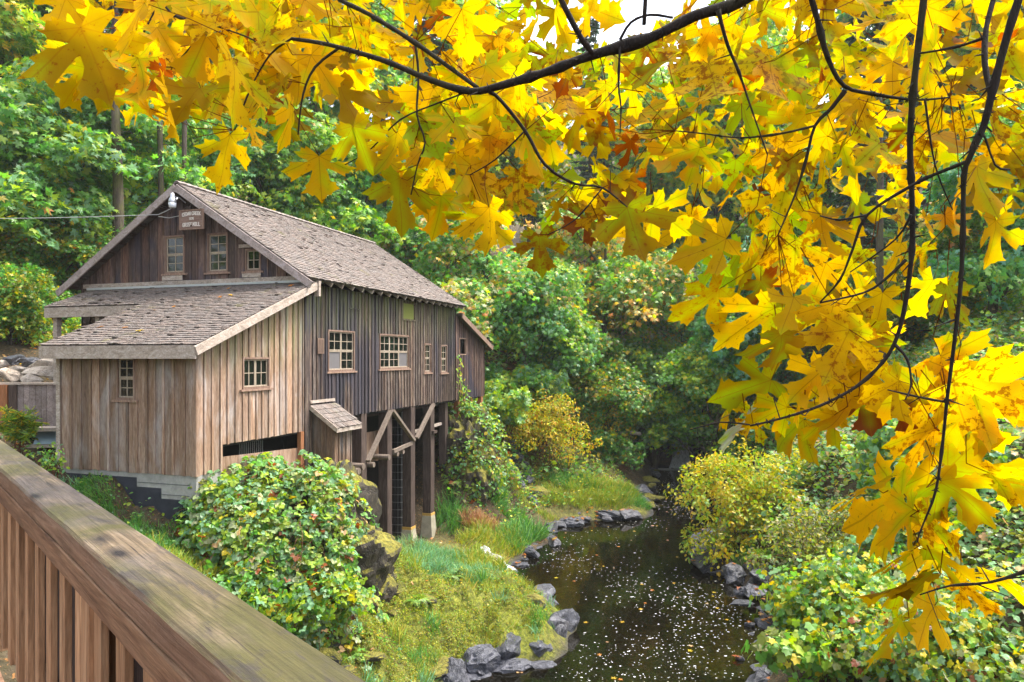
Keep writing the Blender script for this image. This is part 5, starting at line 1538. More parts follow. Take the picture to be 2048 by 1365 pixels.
grass("grass", "long green and yellowing grass on the left bank below the mill", [
    (-2.5, 21.8, 1.7, 1.9, 15000, .34, GM), (-1.4, 20.4, 1.3, 1.2, 5000, .26, GM), (-.6, 25.8, 1.5, 1.6, 6000, .42, GY), (.7, 27.3, .8, 1.0, 2600, .6, GN), (-3.4, 20.6, 1.0, 1.3, 4000, .32, GY),
    (-1.0, 22.6, .8, 1.2, 2600, .5, GY), (.2, 26.2, .8, .8, 1800, .5, GN), (-2.3, 27.0, .7, .8, 1500, .5, GN), (3.0, 32.6, 2.6, .9, 9000, .34, GY), (5.4, 33.2, 1.0, 1.0, 4000, .36, GN), (-.6, 29.4, 1.2, .9, 4000, .4, GN), (.3, 31.2, .8, .8, 1500, .35, GY), (4.3, 33.4, 1.6, 1.2, 7000, .5, GY), (3.2, 33.8, 1.4, 1.0, 3000, .45, GN),
    (-8.3, 14.0, 1.8, .75, 6000, .22, GN), (-6.6, 13.2, 1.5, 1.1, 6500, .28, GY), (-10.2, 15.2, .9, .6, 2500, .33, GM), (-5.8, 12.7, 1.4, .9, 4000, .32, GN),
    *[(x - .45, y, .55, .5, 700, .26, GY if k % 2 else GN) for k, (x, y) in enumerate(LEFT_SHORE[3:11])], *[(x, y + .55, .8, .4, 900, .3, GY) for x, y in ((1.6, 30.2), (2.6, 31.6), (3.8, 31.9), (5.0, 32.2))],
    *[(x + .6, y, .5, .6, 700, .3, GN) for x, y in RIGHT_SHORE[3:10]],
    (-7.5, 14.55, 1.2, .5, 4500, .2, GN), (-9.1, 15.05, 1.0, .45, 3500, .22, GN), (-6.2, 14.2, .7, .6, 2000, .24, GY),
    *[(-.9 + 1.9 * math.sin(k * 2.4), 16.6 + 2.6 * math.cos(k * 1.7), .22, .22, 190, .36, (GN, GY, GM)[k % 3]) for k in range(18)],
    (-2.0, 15.4, 2.0, 2.2, 8000, .16, GY), (-2.9, 13.4, 1.6, 1.5, 6000, .18, GY), (-.3, 17.8, 1.3, 1.3, 4500, .18, GY), (.5, 18.8, 1.0, 1.0, 2600, .17, GY), (7.9, 17.6, 1.0, 1.6, 4000, .4, GN), (8.4, 19.6, .8, 1.2, 2500, .4, GN),
    (7.7, 15.4, .8, 1.2, 2000, .3, GY), (-.9, 19.3, 1.3, .9, 3500, .2, GY)], 301)
grass("dry_grass", "tuft of dry red brown grass by the corner of the footings", [
    (-1.15, 26.9, .75, .6, 2400, .55, [((.34, .17, .07), 4), ((.40, .24, .11), 3), ((.22, .1, .05), 2)]), (.35, 25.0, .35, .4, 500, .45, [((.42, .30, .05), 3), ((.36, .22, .06), 2)]),
    (-.15, 23.9, .4, .5, 500, .42, [((.40, .30, .05), 3)])], 302)
# ---------------------------------------------------------------- rocks: angular hull blocks, one mesh per kind, copies along the shores
def rock_mesh(seed, flat=.6, n=22, rough=.06):
    r = random.Random(seed)
    bm = bmesh.new()
    for _ in range(n):
        while True:
            p = Vector((r.uniform(-1, 1), r.uniform(-1, 1), r.uniform(-1, 1)))
            if .55 < p.length < 1.05: break
        bm.verts.new((p.x, p.y * .8, p.z * flat))
    bmesh.ops.convex_hull(bm, input=bm.verts[:])
    loose = [v for v in bm.verts if not v.link_faces]
    bmesh.ops.delete(bm, geom=loose, context='VERTS')
    bmesh.ops.bevel(bm, geom=bm.edges[:], offset=.03, segments=1, affect='EDGES', clamp_overlap=True)
    bmesh.ops.triangulate(bm, faces=bm.faces[:])
    bmesh.ops.subdivide_edges(bm, edges=[e for e in bm.edges if e.calc_length() > .2], cuts=3, use_grid_fill=True)
    bmesh.ops.triangulate(bm, faces=bm.faces[:])
    for v in bm.verts:
        q = v.co * 3.1
        v.co += v.co.normalized() * (rough * (float(fbm(np.array([q.x + seed]), np.array([q.y + q.z * 1.7]), 3, seed)[0]) + .6 * float(fbm(np.array([q.x * 3 + seed]), np.array([q.y * 3 - q.z * 4]), 2, seed + 3)[0])))
    me = bpy.data.meshes.new("rock")
    bm.to_mesh(me); bm.free()
    return me
WET = [rock_mesh(s, .55 + .1 * (s % 3)) for s in range(500, 507)]
MOSSY = [rock_mesh(s, .6) for s in range(520, 524)]
PALES = [rock_mesh(s, .6, 14, .02) for s in range(540, 545)]
for m_ in WET: m_.materials.append(M['rock_wet'])
for m_ in MOSSY: m_.materials.append(M['rock_moss'])
for m_ in PALES: m_.materials.append(M['rock_pale'])
def rock(me, loc, s, label, group=None, rz=None, name="rock", tilt=.15):
    o = bpy.data.objects.new(name, me)
    C.objects.link(o)
    o.location = loc
    o.scale = s if isinstance(s, tuple) else (s, s, s)
    o.rotation_euler = (rnd.uniform(-tilt, tilt), rnd.uniform(-tilt, tilt), rnd.uniform(0, 6.28) if rz is None else rz)
    return tag(o, label, "rock", group)
def along(pts, y0, y1, step, off, smin, smax, label, group, kinds, z=.0, side=1):
    L_ = [Vector((p[0], p[1], 0)) for p in pts]
    for a, b in zip(L_[:-1], L_[1:]):
        n = max(1, int((b - a).length / step))
        d = (b - a).normalized()
        for k in range(n):
            p = a.lerp(b, (k + rnd.random()) / n)
            if not (y0 <= p.y <= y1): continue
            s = rnd.uniform(smin, smax)
            q = p + Vector((d.y, -d.x, 0)) * side * rnd.uniform(-off * 1.5, off * 1.3)
            s *= rnd.uniform(.6, 1.35)
            rock(rnd.choice(kinds), (q.x, q.y, z + s * rnd.uniform(-.08, .28)), (s * rnd.uniform(.8, 1.5), s * rnd.uniform(.7, 1.2), s * rnd.uniform(.5, .9)), label, group)
GWL = "wet stones along the left shore"
la = "wet dark stone at the water's edge of the mossy shelf"
along(LEFT_SHORE[3:8], 15, 23.2, .50, .22, .22, .50, la, GWL, WET)
along(LEFT_SHORE[3:8], 15, 23.2, .26, .40, .06, .2, la, GWL, WET)
lb = "wet dark stone around the grassy point below the mill"
along(LEFT_SHORE[8:12], 23.4, 29.6, .55, .25, .2, .5, lb, "wet stones around the grassy point", WET)
along(LEFT_SHORE[8:12], 23.4, 29.6, .4, .4, .08, .2, lb, "wet stones around the grassy point", WET)
lc = "blue black stone with fallen leaves in the ledge across the pool"
along(LEFT_SHORE[11:14], 29, 32.4, .42, .25, .32, .72, lc, "stones of the ledge across the pool", WET, .05)
along(LEFT_SHORE[11:14], 29, 32.4, .3, .5, .1, .26, lc, "stones of the ledge across the pool", WET, .0)
along([(1.0, 32.0), (3, 31.9), (5.6, 32.4)], 29, 33, .5, .4, .25, .6, lc, "stones of the ledge across the pool", WET, .25)
along(LEFT_SHORE[13:], 32, 45, .6, .3, .3, .7, "dark mossy rock on the left side of the narrows", "rocks of the narrows", MOSSY + WET[:2], .1)
ld = "grey stone at the foot of the brambles by the right shore"
along(RIGHT_SHORE[3:7], 15.2, 21.4, .55, .3, .2, .46, ld, "stones of the near right shore", WET, .0)
along(RIGHT_SHORE[3:7], 15.2, 21.4, .28, .5, .07, .2, ld, "stones of the near right shore", WET, .0)
le = "layered grey stone under the hazel on the right shore"
along(RIGHT_SHORE[6:10], 21.2, 29.6, .5, .25, .35, .75, le, "stones under the hazel", WET, .0)
along(RIGHT_SHORE[6:10], 21.2, 29.6, .35, .45, .1, .28, le, "stones under the hazel", WET, .0)
along([(8.1, 21.4), (7.7, 23.5), (7.7, 26)], 21, 26, .5, .3, .3, .6, le, "stones under the hazel", WET, .3)
# the cascade of wet rocks coming down beside the vine
for i in range(46):
    t_ = rnd.random()
    p = Vector((.1 + .5 * t_ + rnd.uniform(-.65, .65), 35.2 - 4.2 * t_, 0))
    s = rnd.uniform(.18, .45)
    rock(rnd.choice(WET), (p.x, p.y, g1(p.x, p.y) + .05), s, "wet black rock in the trickling side gully right of the vine", "wet rocks of the side gully")
# single rocks
rock(WET[1], at(1484, 1208, 20.8), (.42, .34, .17), "lone smooth grey stone standing in the water off the right shore", rz=.2)
rock(WET[2], at(945, 1352, 16.1), (.62, .42, .26), "pale flat angular slab at the bottom of the mossy shelf", rz=.4)
rock(WET[3], at(905, 1362, 15.7), (.4, .35, .24), "pale block beside the railing at the bottom edge", rz=1.2)
rock(WET[0], (1.0, 18.15, .22), (.85, .6, .62), "big sharp edged grey block at the tip of the mossy shelf", rz=.7)
rock(WET[4], (.55, 17.35, .25), (.72, .62, .66), "large split grey boulder under the lip of the mossy shelf", rz=2.1)
rock(WET[5], (-.1, 16.85, .26), (.66, .6, .62), "tall dark boulder left of the split one under the shelf", rz=1.0)
rock(WET[3], (-.75, 16.35, .2), (.7, .5, .55), "dark cracked block between the tall boulder and the pale slab", rz=.2)
rock(WET[2], (1.15, 19.1, .12), (.62, .5, .42), "low grey block on the creek side of the shelf tip", rz=2.6)
rock(WET[1], (.75, 20.2, .1), (.5, .7, .36), "long grey rib of rock above the shelf tip", rz=.1)
rock(WET[6], (1.35, 18.75, .2), (.55, .62, .55), "upright dark wedge of rock at the outer corner of the shelf", rz=.5)
rock(WET[3], (.35, 17.0, .08), (.5, .4, .3), "small wedge of dark rock between the two boulders under the shelf lip", rz=1.9)
rock(WET[0], (-1.3, 15.95, .15), (.6, .42, .42), "dark block where the mossy shelf meets the bottom edge", rz=2.4)
rock(WET[6], at(1085, 1332, 16.6), (.42, .38, .2), "rounded dark wet stone half sunk below the shelf tip", rz=.3)
rock(WET[2], at(1520, 1335, 16.2), (.34, .25, .13), "small pale pointed stone at the water's edge bottom right", rz=.1)
rock(WET[0], at(1530, 1362, 15.6), (.45, .3, .12), "flat pale slab cut by the bottom edge on the right shore", rz=.3)
rock(WET[5], at(1560, 1312, 16.4), (.34, .3, .2), "angular grey stone above the flat pale slab on the right shore", rz=1.4)
rock(MOSSY[0], at(1555, 1225, 18.9), (.5, .5, .42), "round dark mossy boulder among the right shore stones")
rock(MOSSY[1], at(735, 1272, 15.9), (.34, .3, .26), "small round green mossy stone at the foot of the outcrop")
rock(MOSSY[2], at(745, 1175, 16.6), (.62, .55, .6), "broken mossy block at the right foot of the outcrop")
rock(WET[4], at(764, 1252, 16.3), (.38, .34, .28), "grey angular block leaning at the foot of the outcrop")
rock(MOSSY[3], at(1075, 985, 33.0), (1.25, .9, .75), "big rounded moss covered boulder on the far left bank")
rock(MOSSY[0], at(1190, 975, 34.4), (1.0, .8, .55), "dark mossy rock under the yellow shrub")
rock(WET[1], at(1118, 946, 35.2), (.85, .6, .45), "black rock under the yellow shrub on the left")
rock(PALES[3], at(1262, 866, 40.5), (.9, .4, .3), "pale bare log shaped rock at the head of the pool")
for k, (px, py, s) in enumerate(((1450, 1310, .5), (1400, 1345, .55), (1500, 1262, .42), (1330, 1330, .5), (1420, 1250, .4), (1180, 1350, .5), (1130, 1180, .4), (1250, 1290, .45))):
    Y = 1422 * 7.55 / (py - 715)
    p = at(px, py, Y)
    rock(WET[k % 7], (p.x, p.y, -.36), (s, s * .8, s * .45), "brown drowned stone on the bed of the pool", "drowned stones")
for k, (px, py, Y, s, mt) in enumerate(((14, 748, 20.5, .85, 0), (45, 742, 21.0, .75, 1), (66, 728, 21.6, .6, 2), (98, 728, 21.3, .7, 3), (88, 748, 20.6, .6, 4), (30, 722, 22.2, .55, 2), (60, 756, 20.2, .5, 0), (112, 752, 20.2, .5, 1), (8, 728, 22.0, .5, 3))):
    p = at(px, py, Y)
    rock(PALES[mt] if k not in (2, 5) else WET[1], tuple(p), (s, s * .8, s * .7), "pale angular quarry block piled above the plank fence" if k not in (2, 5) else "blue grey block among the pale ones above the plank fence", "quarry blocks above the fence")

lm = "half buried mossy stone poking out of the mossy shelf"
r_ = random.Random(77)
for k in range(34):
    x_, y_ = r_.uniform(-4.2, 1.0), r_.uniform(13.2, 20.5)
    lx_ = float(np.interp(y_, [p[1] for p in LEFT_SHORE], [p[0] for p in LEFT_SHORE]))
    if x_ > lx_ - .25: continue
    s_ = r_.uniform(.14, .42)
    rock(r_.choice(MOSSY), (x_, y_, g1(x_, y_) - s_ * .12), (s_ * r_.uniform(.9, 1.5), s_, s_ * r_.uniform(.6, 1.0)), lm, "half buried stones of the mossy shelf")
# orange maple leaves lying on the stones and on the porch roof
r_ = np.random.default_rng(410); lp, ln_ = [], []
for o in [q for q in C.objects if q.get("category") == "rock" and q.type == 'MESH' and len(q.data.vertices) < 4000]:
    me = o.data
    if not (o.get("group") in ("stones of the ledge across the pool", "stones under the hazel", "stones of the near right shore", "wet stones around the grassy point")): continue
    mt = Matrix.LocRotScale(o.location, o.rotation_euler, o.scale)
    up = [v for v in me.vertices if v.normal.z > .75 and v.co.z > .1]
    for k in range(min(len(up), int(r_.integers(0, 6)))):
        p = mt @ up[int(r_.integers(len(up)))].co
        if p.z > .05: lp.append(tuple(p + Vector((0, 0, .02)))); ln_.append((r_.normal() * .25, r_.normal() * .25, 1))
for k in range(9):
    a_, b_ = r_.uniform(-3.4, .1), r_.uniform(.2, 3.5)
    q = mw(a_, b_, porch_z(b_) + .05); lp.append(tuple(q)); ln_.append((.1, -.4, .9))
m = len(lp)
tag(link("fallen_leaves", leaves_mesh("fallen_leaves", STAR_V * np.array([1, 1, .5]), STAR_F, np.array(lp), r_.normal(size=(m, 3)) * [1, 1, .1], np.array(ln_), r_.uniform(.07, .15, m), palette(m, [(ORA, 4), (GOLD, 2), (RUST, 2), (PEA, 2)], r_)), M['leaf']),
    "orange leaves fallen on the waterside stones and the porch roof", "fallen leaves", None, "stuff")
# ---------------------------------------------------------------- water features
def fall(name, label, pts, width, seed, group=None):
    r = np.random.default_rng(seed)
    mb = MB()
    n, m = len(pts), 12
    vs_ = []
    for i, p in enumerate(pts):
        for j in range(m):
            u = j / (m - 1) - .5
            w = width[i]
            vs_.append(Vector(p) + Vector((u * w[0], u * w[1], .05 * math.sin(j * 2.1 + i) + r.normal() * .015)) + Vector((0, -.06 * math.cos(u * 3), 0)))
    f = [(i * m + j, i * m + j + 1, (i + 1) * m + j + 1, (i + 1) * m + j) for i in range(n - 1) for j in range(m - 1)]
    mb.add(vs_, f)
    o = mb.build(name, M['white_water'], None, smooth=True)
    sm = o.modifiers.new("thick", 'SOLIDIFY'); sm.thickness = .05
    return tag(o, label, "waterfall", group)
a = at(1366, 880, 47.2)
fall("waterfall", "white waterfall tumbling beside the dark timber block at the creek head", [(a.x, 47.3, 1.9), (a.x, 46.9, 1.86), (a.x - .05, 46.6, 1.5), (a.x - .12, 46.4, .9), (a.x - .2, 46.2, .3), (a.x - .25, 46.0, .02)],
     [(1.2, 0), (1.2, 0), (1.25, 0), (1.4, 0), (1.7, 0), (1.9, 0)], 1)
mb = MB()
for k in range(9):
    b = at(1345 + rnd.uniform(-34, 30), 934 + rnd.uniform(-3, 3), 45.8 + rnd.uniform(-.6, .4))
    pts = [(b.x + .62 * math.cos(q * .7) * rnd.uniform(.7, 1.2), b.y + .32 * math.sin(q * .7) * rnd.uniform(.7, 1.2), .012 + .002 * k) for q in range(9)]
    mb.add([(b.x, b.y, .05 + .002 * k)] + pts, [(0, i + 1, (i + 1) % 9 + 1) for i in range(9)])
tag(mb.build("foam_patch", M['foam']), "white churned foam at the foot of the waterfall", "foam", None, "stuff")
c0, c1 = np.array([-1.05, 24.6]), np.array([-.12, 23.15])
pts = [c0 + (c1 - c0) * k / 9 + np.array([.06 * math.sin(k * 1.7), .05 * math.cos(k * 2.3)]) for k in range(10)]
gzs = [max(g1(p[0] + a_, p[1] + b_) for a_ in (-.15, 0, .15) for b_ in (-.15, 0, .15)) for p in pts]
zz = [max(min(gzs[:k + 1]) + .07, .02) for k in range(10)]
fall("side_cascade", "small white cascade running out of the grass into the pool", [(p[0], p[1], z) for p, z in zip(pts, zz)], [(w, w * .7) for w in (.2, .24, .26, .22, .3, .34, .3, .38, .44, .5)], 3)
# the dark timber block beside the fall
blk = empty("timber_fishway", at(1420, 932, 45.2))
blk.location.z = 0
tag(blk, "dark timber and concrete block with a leaf strewn top beside the waterfall", "fishway")
mb = MB(); mb.box((-1.05, 0, -.5), (1.6, 2.2, 1.62)); mb.build("wall", M['dark_board'], blk, bevel=.03)
mb = MB(); mb.box((-1.15, -.1, 1.625), (1.7, 2.3, 1.78)); mb.build("top_slab", M['post_wood'], blk)
mb = MB(); mb.box((-1.2, -.16, 1.785), (1.75, -.02, 1.87)); mb.build("edge_beam", M['rail_side'], blk)
# foam flecks: little uneven discs lying on the water
r = np.random.default_rng(401)
n = 24000
x = r.uniform(-2, 13, n); y = r.uniform(13, 46, n)
lx = np.interp(y, [p[1] for p in LEFT_SHORE], [p[0] for p in LEFT_SHORE]); rx = np.interp(y, [p[1] for p in RIGHT_SHORE], [p[0] for p in RIGHT_SHORE])
u = (x - lx) / (rx - lx)
dens = np.clip(.38 + .55 * fbm(x * .55, y * .3, 3, 6) + .5 * np.exp(-((u - .55) / .3) ** 2) - .25, 0, 1) ** 1.3
k = (u > .05) & (u < .93) & (r.random(n) < dens) & (gz(x, y) < -.12)
x, y = x[k], y[k]; m = len(x)
ang = np.arange(6) / 6 * 2 * np.pi
rad = (.005 + .018 * r.random(m) ** 3 + .00035 * y)[:, None] * r.uniform(.7, 1.2, (m, 6))
st = r.uniform(.6, 1.6, (m, 1)); th = r.uniform(0, 3.14, (m, 1))
X = x[:, None] + rad * np.cos(ang + th) * st; Y = y[:, None] + rad * np.sin(ang + th)
V = np.stack([X, Y, np.full_like(X, .006)], -1).reshape(-1, 3)
fo = link("foam_flecks", mesh_np("foam_flecks", V, [np.arange(m * 6).reshape(m, 6)]), M['foam'])
tag(fo, "white foam flecks drifting over the dark pool", "foam", None, "stuff")
r = np.random.default_rng(402); m = 70
y = r.uniform(15.5, 40, m); lx = np.interp(y, [p[1] for p in LEFT_SHORE], [p[0] for p in LEFT_SHORE]); rx = np.interp(y, [p[1] for p in RIGHT_SHORE], [p[0] for p in RIGHT_SHORE]); x = lx + (rx - lx) * r.uniform(.1, .95, m)
tag(link("floating_leaves", leaves_mesh("floating_leaves", STAR_V * np.array([1, 1, .15]), STAR_F, np.stack([x, y, np.full(m, .012)], 1), r.normal(size=(m, 3)) * [1, 1, 0], np.tile([0, 0, 1.0], (m, 1)), r.uniform(.05, .11, m), palette(m, [(ORA, 2), (GOLD, 3), (PEA, 2)], r)), M['leaf']),
    "a few orange leaves floating on the pool", "fallen leaves", None, "stuff")

# ---------------------------------------------------------------- fence, trough
fen = empty("plank_fence", at(60, 858, 17.9))
fen.rotation_euler = (0, 0, math.radians(4))
tag(fen, "short grey plank fence beside the left corner of the porch", "fence")
r = random.Random(9)
FW = Fr((0, 0, 0), (1, 0, 0), (0, -1, 0))
x = -1.6
mb = MB()
while x < .82:
    w = r.uniform(.13, .17); k = r.uniform(.6, 1.25)
    fbox(mb, FW, x, x + w - .008, -.3, 1.10 + r.uniform(-.01, .01), 0, .024 + r.uniform(0, .006), (k, k * .98, k * .98)); x += w
mb.build("planks", M['rake_wood'], fen)
mb = MB(); fbox(mb, FW, -1.6, .83, 1.115, 1.165, -.04, .08); mb.build("top_rail", M['trim_wood'], fen)
mb = MB(); fbox(mb, FW, -.46, -.28, -.3, 1.11, .03, .09); mb.build("post", M['post_wood'], fen)
mb = MB(); fbox(mb, FW, -.72, -.5, -.3, 1.11, .03, .12); mb.build("post", M['rust_wood'], fen)
tr = empty("water_trough", at(96, 892, 16.9)); tr.rotation_euler = (0, 0, math.radians(10))
tag(tr, "low wooden trough bench with a blue grey tin sheet beside the porch corner", "trough")
mb = MB(); mb.box((-.62, -.2, .36), (.4, .25, .44)); mb.build("top_plank", M['trim_wood'], tr)
mb = MB(); mb.hexa([(-.25, -.16, .06), (.34, -.16, .06), (.34, -.14, .06), (-.25, -.14, .06), (-.25, .06, .345), (.38, .06, .345), (.38, .08, .345), (-.25, .08, .345)]); mb.build("tin_sheet", M['tin'], tr)
mb = MB(); mb.box((-.5, -.24, -.02), (.42, .2, .05)); mb.build("bottom_plank", M['trim_wood'], tr)
for x in (-.56, .34):
    mb = MB(); mb.box((x, -.16, -.5), (x + .06, .2, .355)); mb.build("leg", M['post_wood'], tr)
mb = MB(); mb.box((-.48, .1, .0), (.33, .14, .35)); mb.build("back_board", M['dark_board'], tr)

# ---------------------------------------------------------------- bridge deck and the near railing
RD = Vector((-.667, .745, 0)).normalized()          # direction of the railing, away to the left
RN = Vector((.745, .667, 0)).normalized()           # outwards, over the creek
RZ = EYE - .53
P0 = Vector((-.23, 1.16, 0))
rail = empty("bridge_railing", (P0.x, P0.y, RZ - 1.0), math.atan2(RD.y, RD.x))   # local x along, local y = left of RD = inwards
tag(rail, "worn brown wooden bridge railing with square balusters in the lower left corner", "railing")
LW = .162
mb = MB()
# cap with softly worn edges: profile swept along x, a little waviness
prof = [(0.004, .955), (-.0, .965), (0.0, .992), (.006, 1.0), (LW * .35, 1.003), (LW * .7, 1.0015), (LW - .008, .999), (LW, .99), (LW + .002, .965), (LW, .928), (LW - .003, .922), (.006, .922)]
nxs = 70
vs_ = []
for i in range(nxs):
    xx = -2.2 + 8.4 * i / (nxs - 1)
    for (yy, zz_) in prof:
        wv = .0025 * math.sin(xx * 5.1 + yy * 20) + .0018 * math.sin(xx * 13.7 + zz_ * 40)
        vs_.append((xx, yy + wv, zz_ + wv * .6))
k = len(prof)
fs = [(i * k + j, (i + 1) * k + j, (i + 1) * k + (j + 1) % k, i * k + (j + 1) % k) for i in range(nxs - 1) for j in range(k)]
fs += [tuple(range(k)), tuple((nxs - 1) * k + j for j in reversed(range(k)))]
mb.add(vs_, fs)
cap = mb.build("cap_rail", M['rail_cap'], rail, smooth=False)
mb = MB(); mb.box((-2.2, LW - .035, .845), (6.2, LW + .0035, .921)); mb.build("under_rail", M['rail_long'], rail, bevel=.003)
for xx in (-1.1, 1.36, 3.8, 6.0):
    mb = MB(); mb.box((xx, .05, -.1), (xx + .09, .14, .921 if True else 0)); mb.build("post", M['baluster'], rail, bevel=.004)
xx = -2.1
while xx < 6.0:
    mb = MB(); kk_ = rnd.uniform(.85, 1.25)
    mb.box((xx, LW - .062, .06), (xx + .085, LW - .038, .92), (kk_, kk_, kk_)); mb.build("baluster", M['baluster'], rail, bevel=.002)
    xx += .26
mb = MB()
for k in range(14):
    mb.box((-2.2 + k * .6, .008, .02), (-2.2 + k * .6 + .596, .026, .921), rnd.uniform(.7, 1.0))
mb.build("outer_panel", M['post_wood'], rail)  # dark timber tone puts the shade between the balusters into the panel
mb = MB(); mb.box((-2.2, LW - .115, .10), (6.2, LW - .077, .19)); mb.build("bottom_rail", M['rail_long'], rail)
deck = MB()
for i in range(60):
    a = -3.5 + i * .2
    deck.box((a, -.02, -.62), (a + .19, 3.2, -.57), rnd.uniform(.8, 1.2))
d = deck.build("bridge_deck", M['rail_side'])
d.location = rail.location; d.rotation_euler = rail.rotation_euler
tag(d, "plank deck of the bridge under the railing", "bridge deck", kind="structure")

# ---------------------------------------------------------------- the near maple: dark boughs and big yellow leaves
def big_leaf(seed):
    r = np.random.default_rng(seed)
    half = [(.0, .02), (.05, -.06), (.16, -.13), (.27, -.25), (.31, -.17), (.41, -.20), (.46, -.11), (.60, -.12), (.50, -.02), (.45, .05), (.33, .10), (.23, .15),
            (.37, .185), (.50, .165), (.57, .21), (.70, .20), (.70, .30), (.90, .44), (.72, .455), (.69, .53), (.60, .515), (.60, .62), (.47, .54), (.33, .44), (.20, .345), (.135, .33),
            (.165, .47), (.20, .60), (.30, .70), (.29, .76), (.38, .86), (.24, .845), (.19, .90), (.12, .885), (.06, .98), (0, 1.06)]
    def jit(h): return [(x * r.uniform(.94, 1.06) + (0 if x == 0 else r.normal() * .008), y + r.normal() * .010) for x, y in h]
    a = jit(half); b = jit(half)
    b[0] = a[0]; b[-1] = a[-1]
    out = a + [(-x, y) for x, y in reversed(b[1:-1])]
    bm = bmesh.new()
    vs_ = [bm.verts.new((x, y, 0)) for x, y in out]
    for t in tessellate_polygon([[Vector((x, y, 0)) for x, y in out]]):
        try: bm.faces.new([vs_[i] for i in t])
        except ValueError: pass
    bmesh.ops.beautify_fill(bm, faces=bm.faces[:], edges=[e for e in bm.edges if len(e.link_faces) == 2])
    bmesh.ops.subdivide_edges(bm, edges=[e for e in bm.edges if e.calc_length() > .22 and len(e.link_faces) == 2], cuts=1)
    bmesh.ops.triangulate(bm, faces=bm.faces[:])
    bmesh.ops.subdivide_edges(bm, edges=[e for e in bm.edges if e.calc_length() > .2], cuts=1)
    bmesh.ops.triangulate(bm, faces=bm.faces[:])
    bm.normal_update()
    bm.verts.index_update()
    v = np.array([tuple(q.co) for q in bm.verts]); f = np.array([[q.index for q in fc.verts] for fc in bm.faces])
    bm.free()
    uv = v[:, :2].copy()
    th_ = np.arctan2(v[:, 0], v[:, 1]); lob = 1 + r.uniform(.02, .13) * np.cos(2 * th_ + r.normal() * .4) + r.uniform(-.08, .08) * np.cos(3 * np.abs(th_))
    v[:, :2] *= lob[:, None]
    x, y = v[:, 0], v[:, 1]
    rad = np.hypot(x, y)
    c1, c2, c3 = r.uniform(.05, .6), r.uniform(-.15, .5), r.uniform(-.35, .35)
    z = -c1 * x * x - c2 * y * y - c3 * x * y + .06 * np.sin(7 * np.arctan2(y, x + 1e-6) + seed) * rad + .018 * np.sin(9 * x + seed) * np.cos(8 * y)
    z += .05 * np.abs(x) * r.uniform(-1, 2)
    return np.stack([x, y, z], 1), f, uv
LV = [big_leaf(900 + i) for i in range(16)]
CLS = {'y': (.66, .425, .003), 'a': (.34, .225, .004), 'g': (.34, .50, .008), 'o': (.72, .42, .006), 'b': (.24, .065, .010), 'p': (.34, .36, .24)}  # 'a' is darkened yellow: shade from overlapping leaves put into the leaf colour

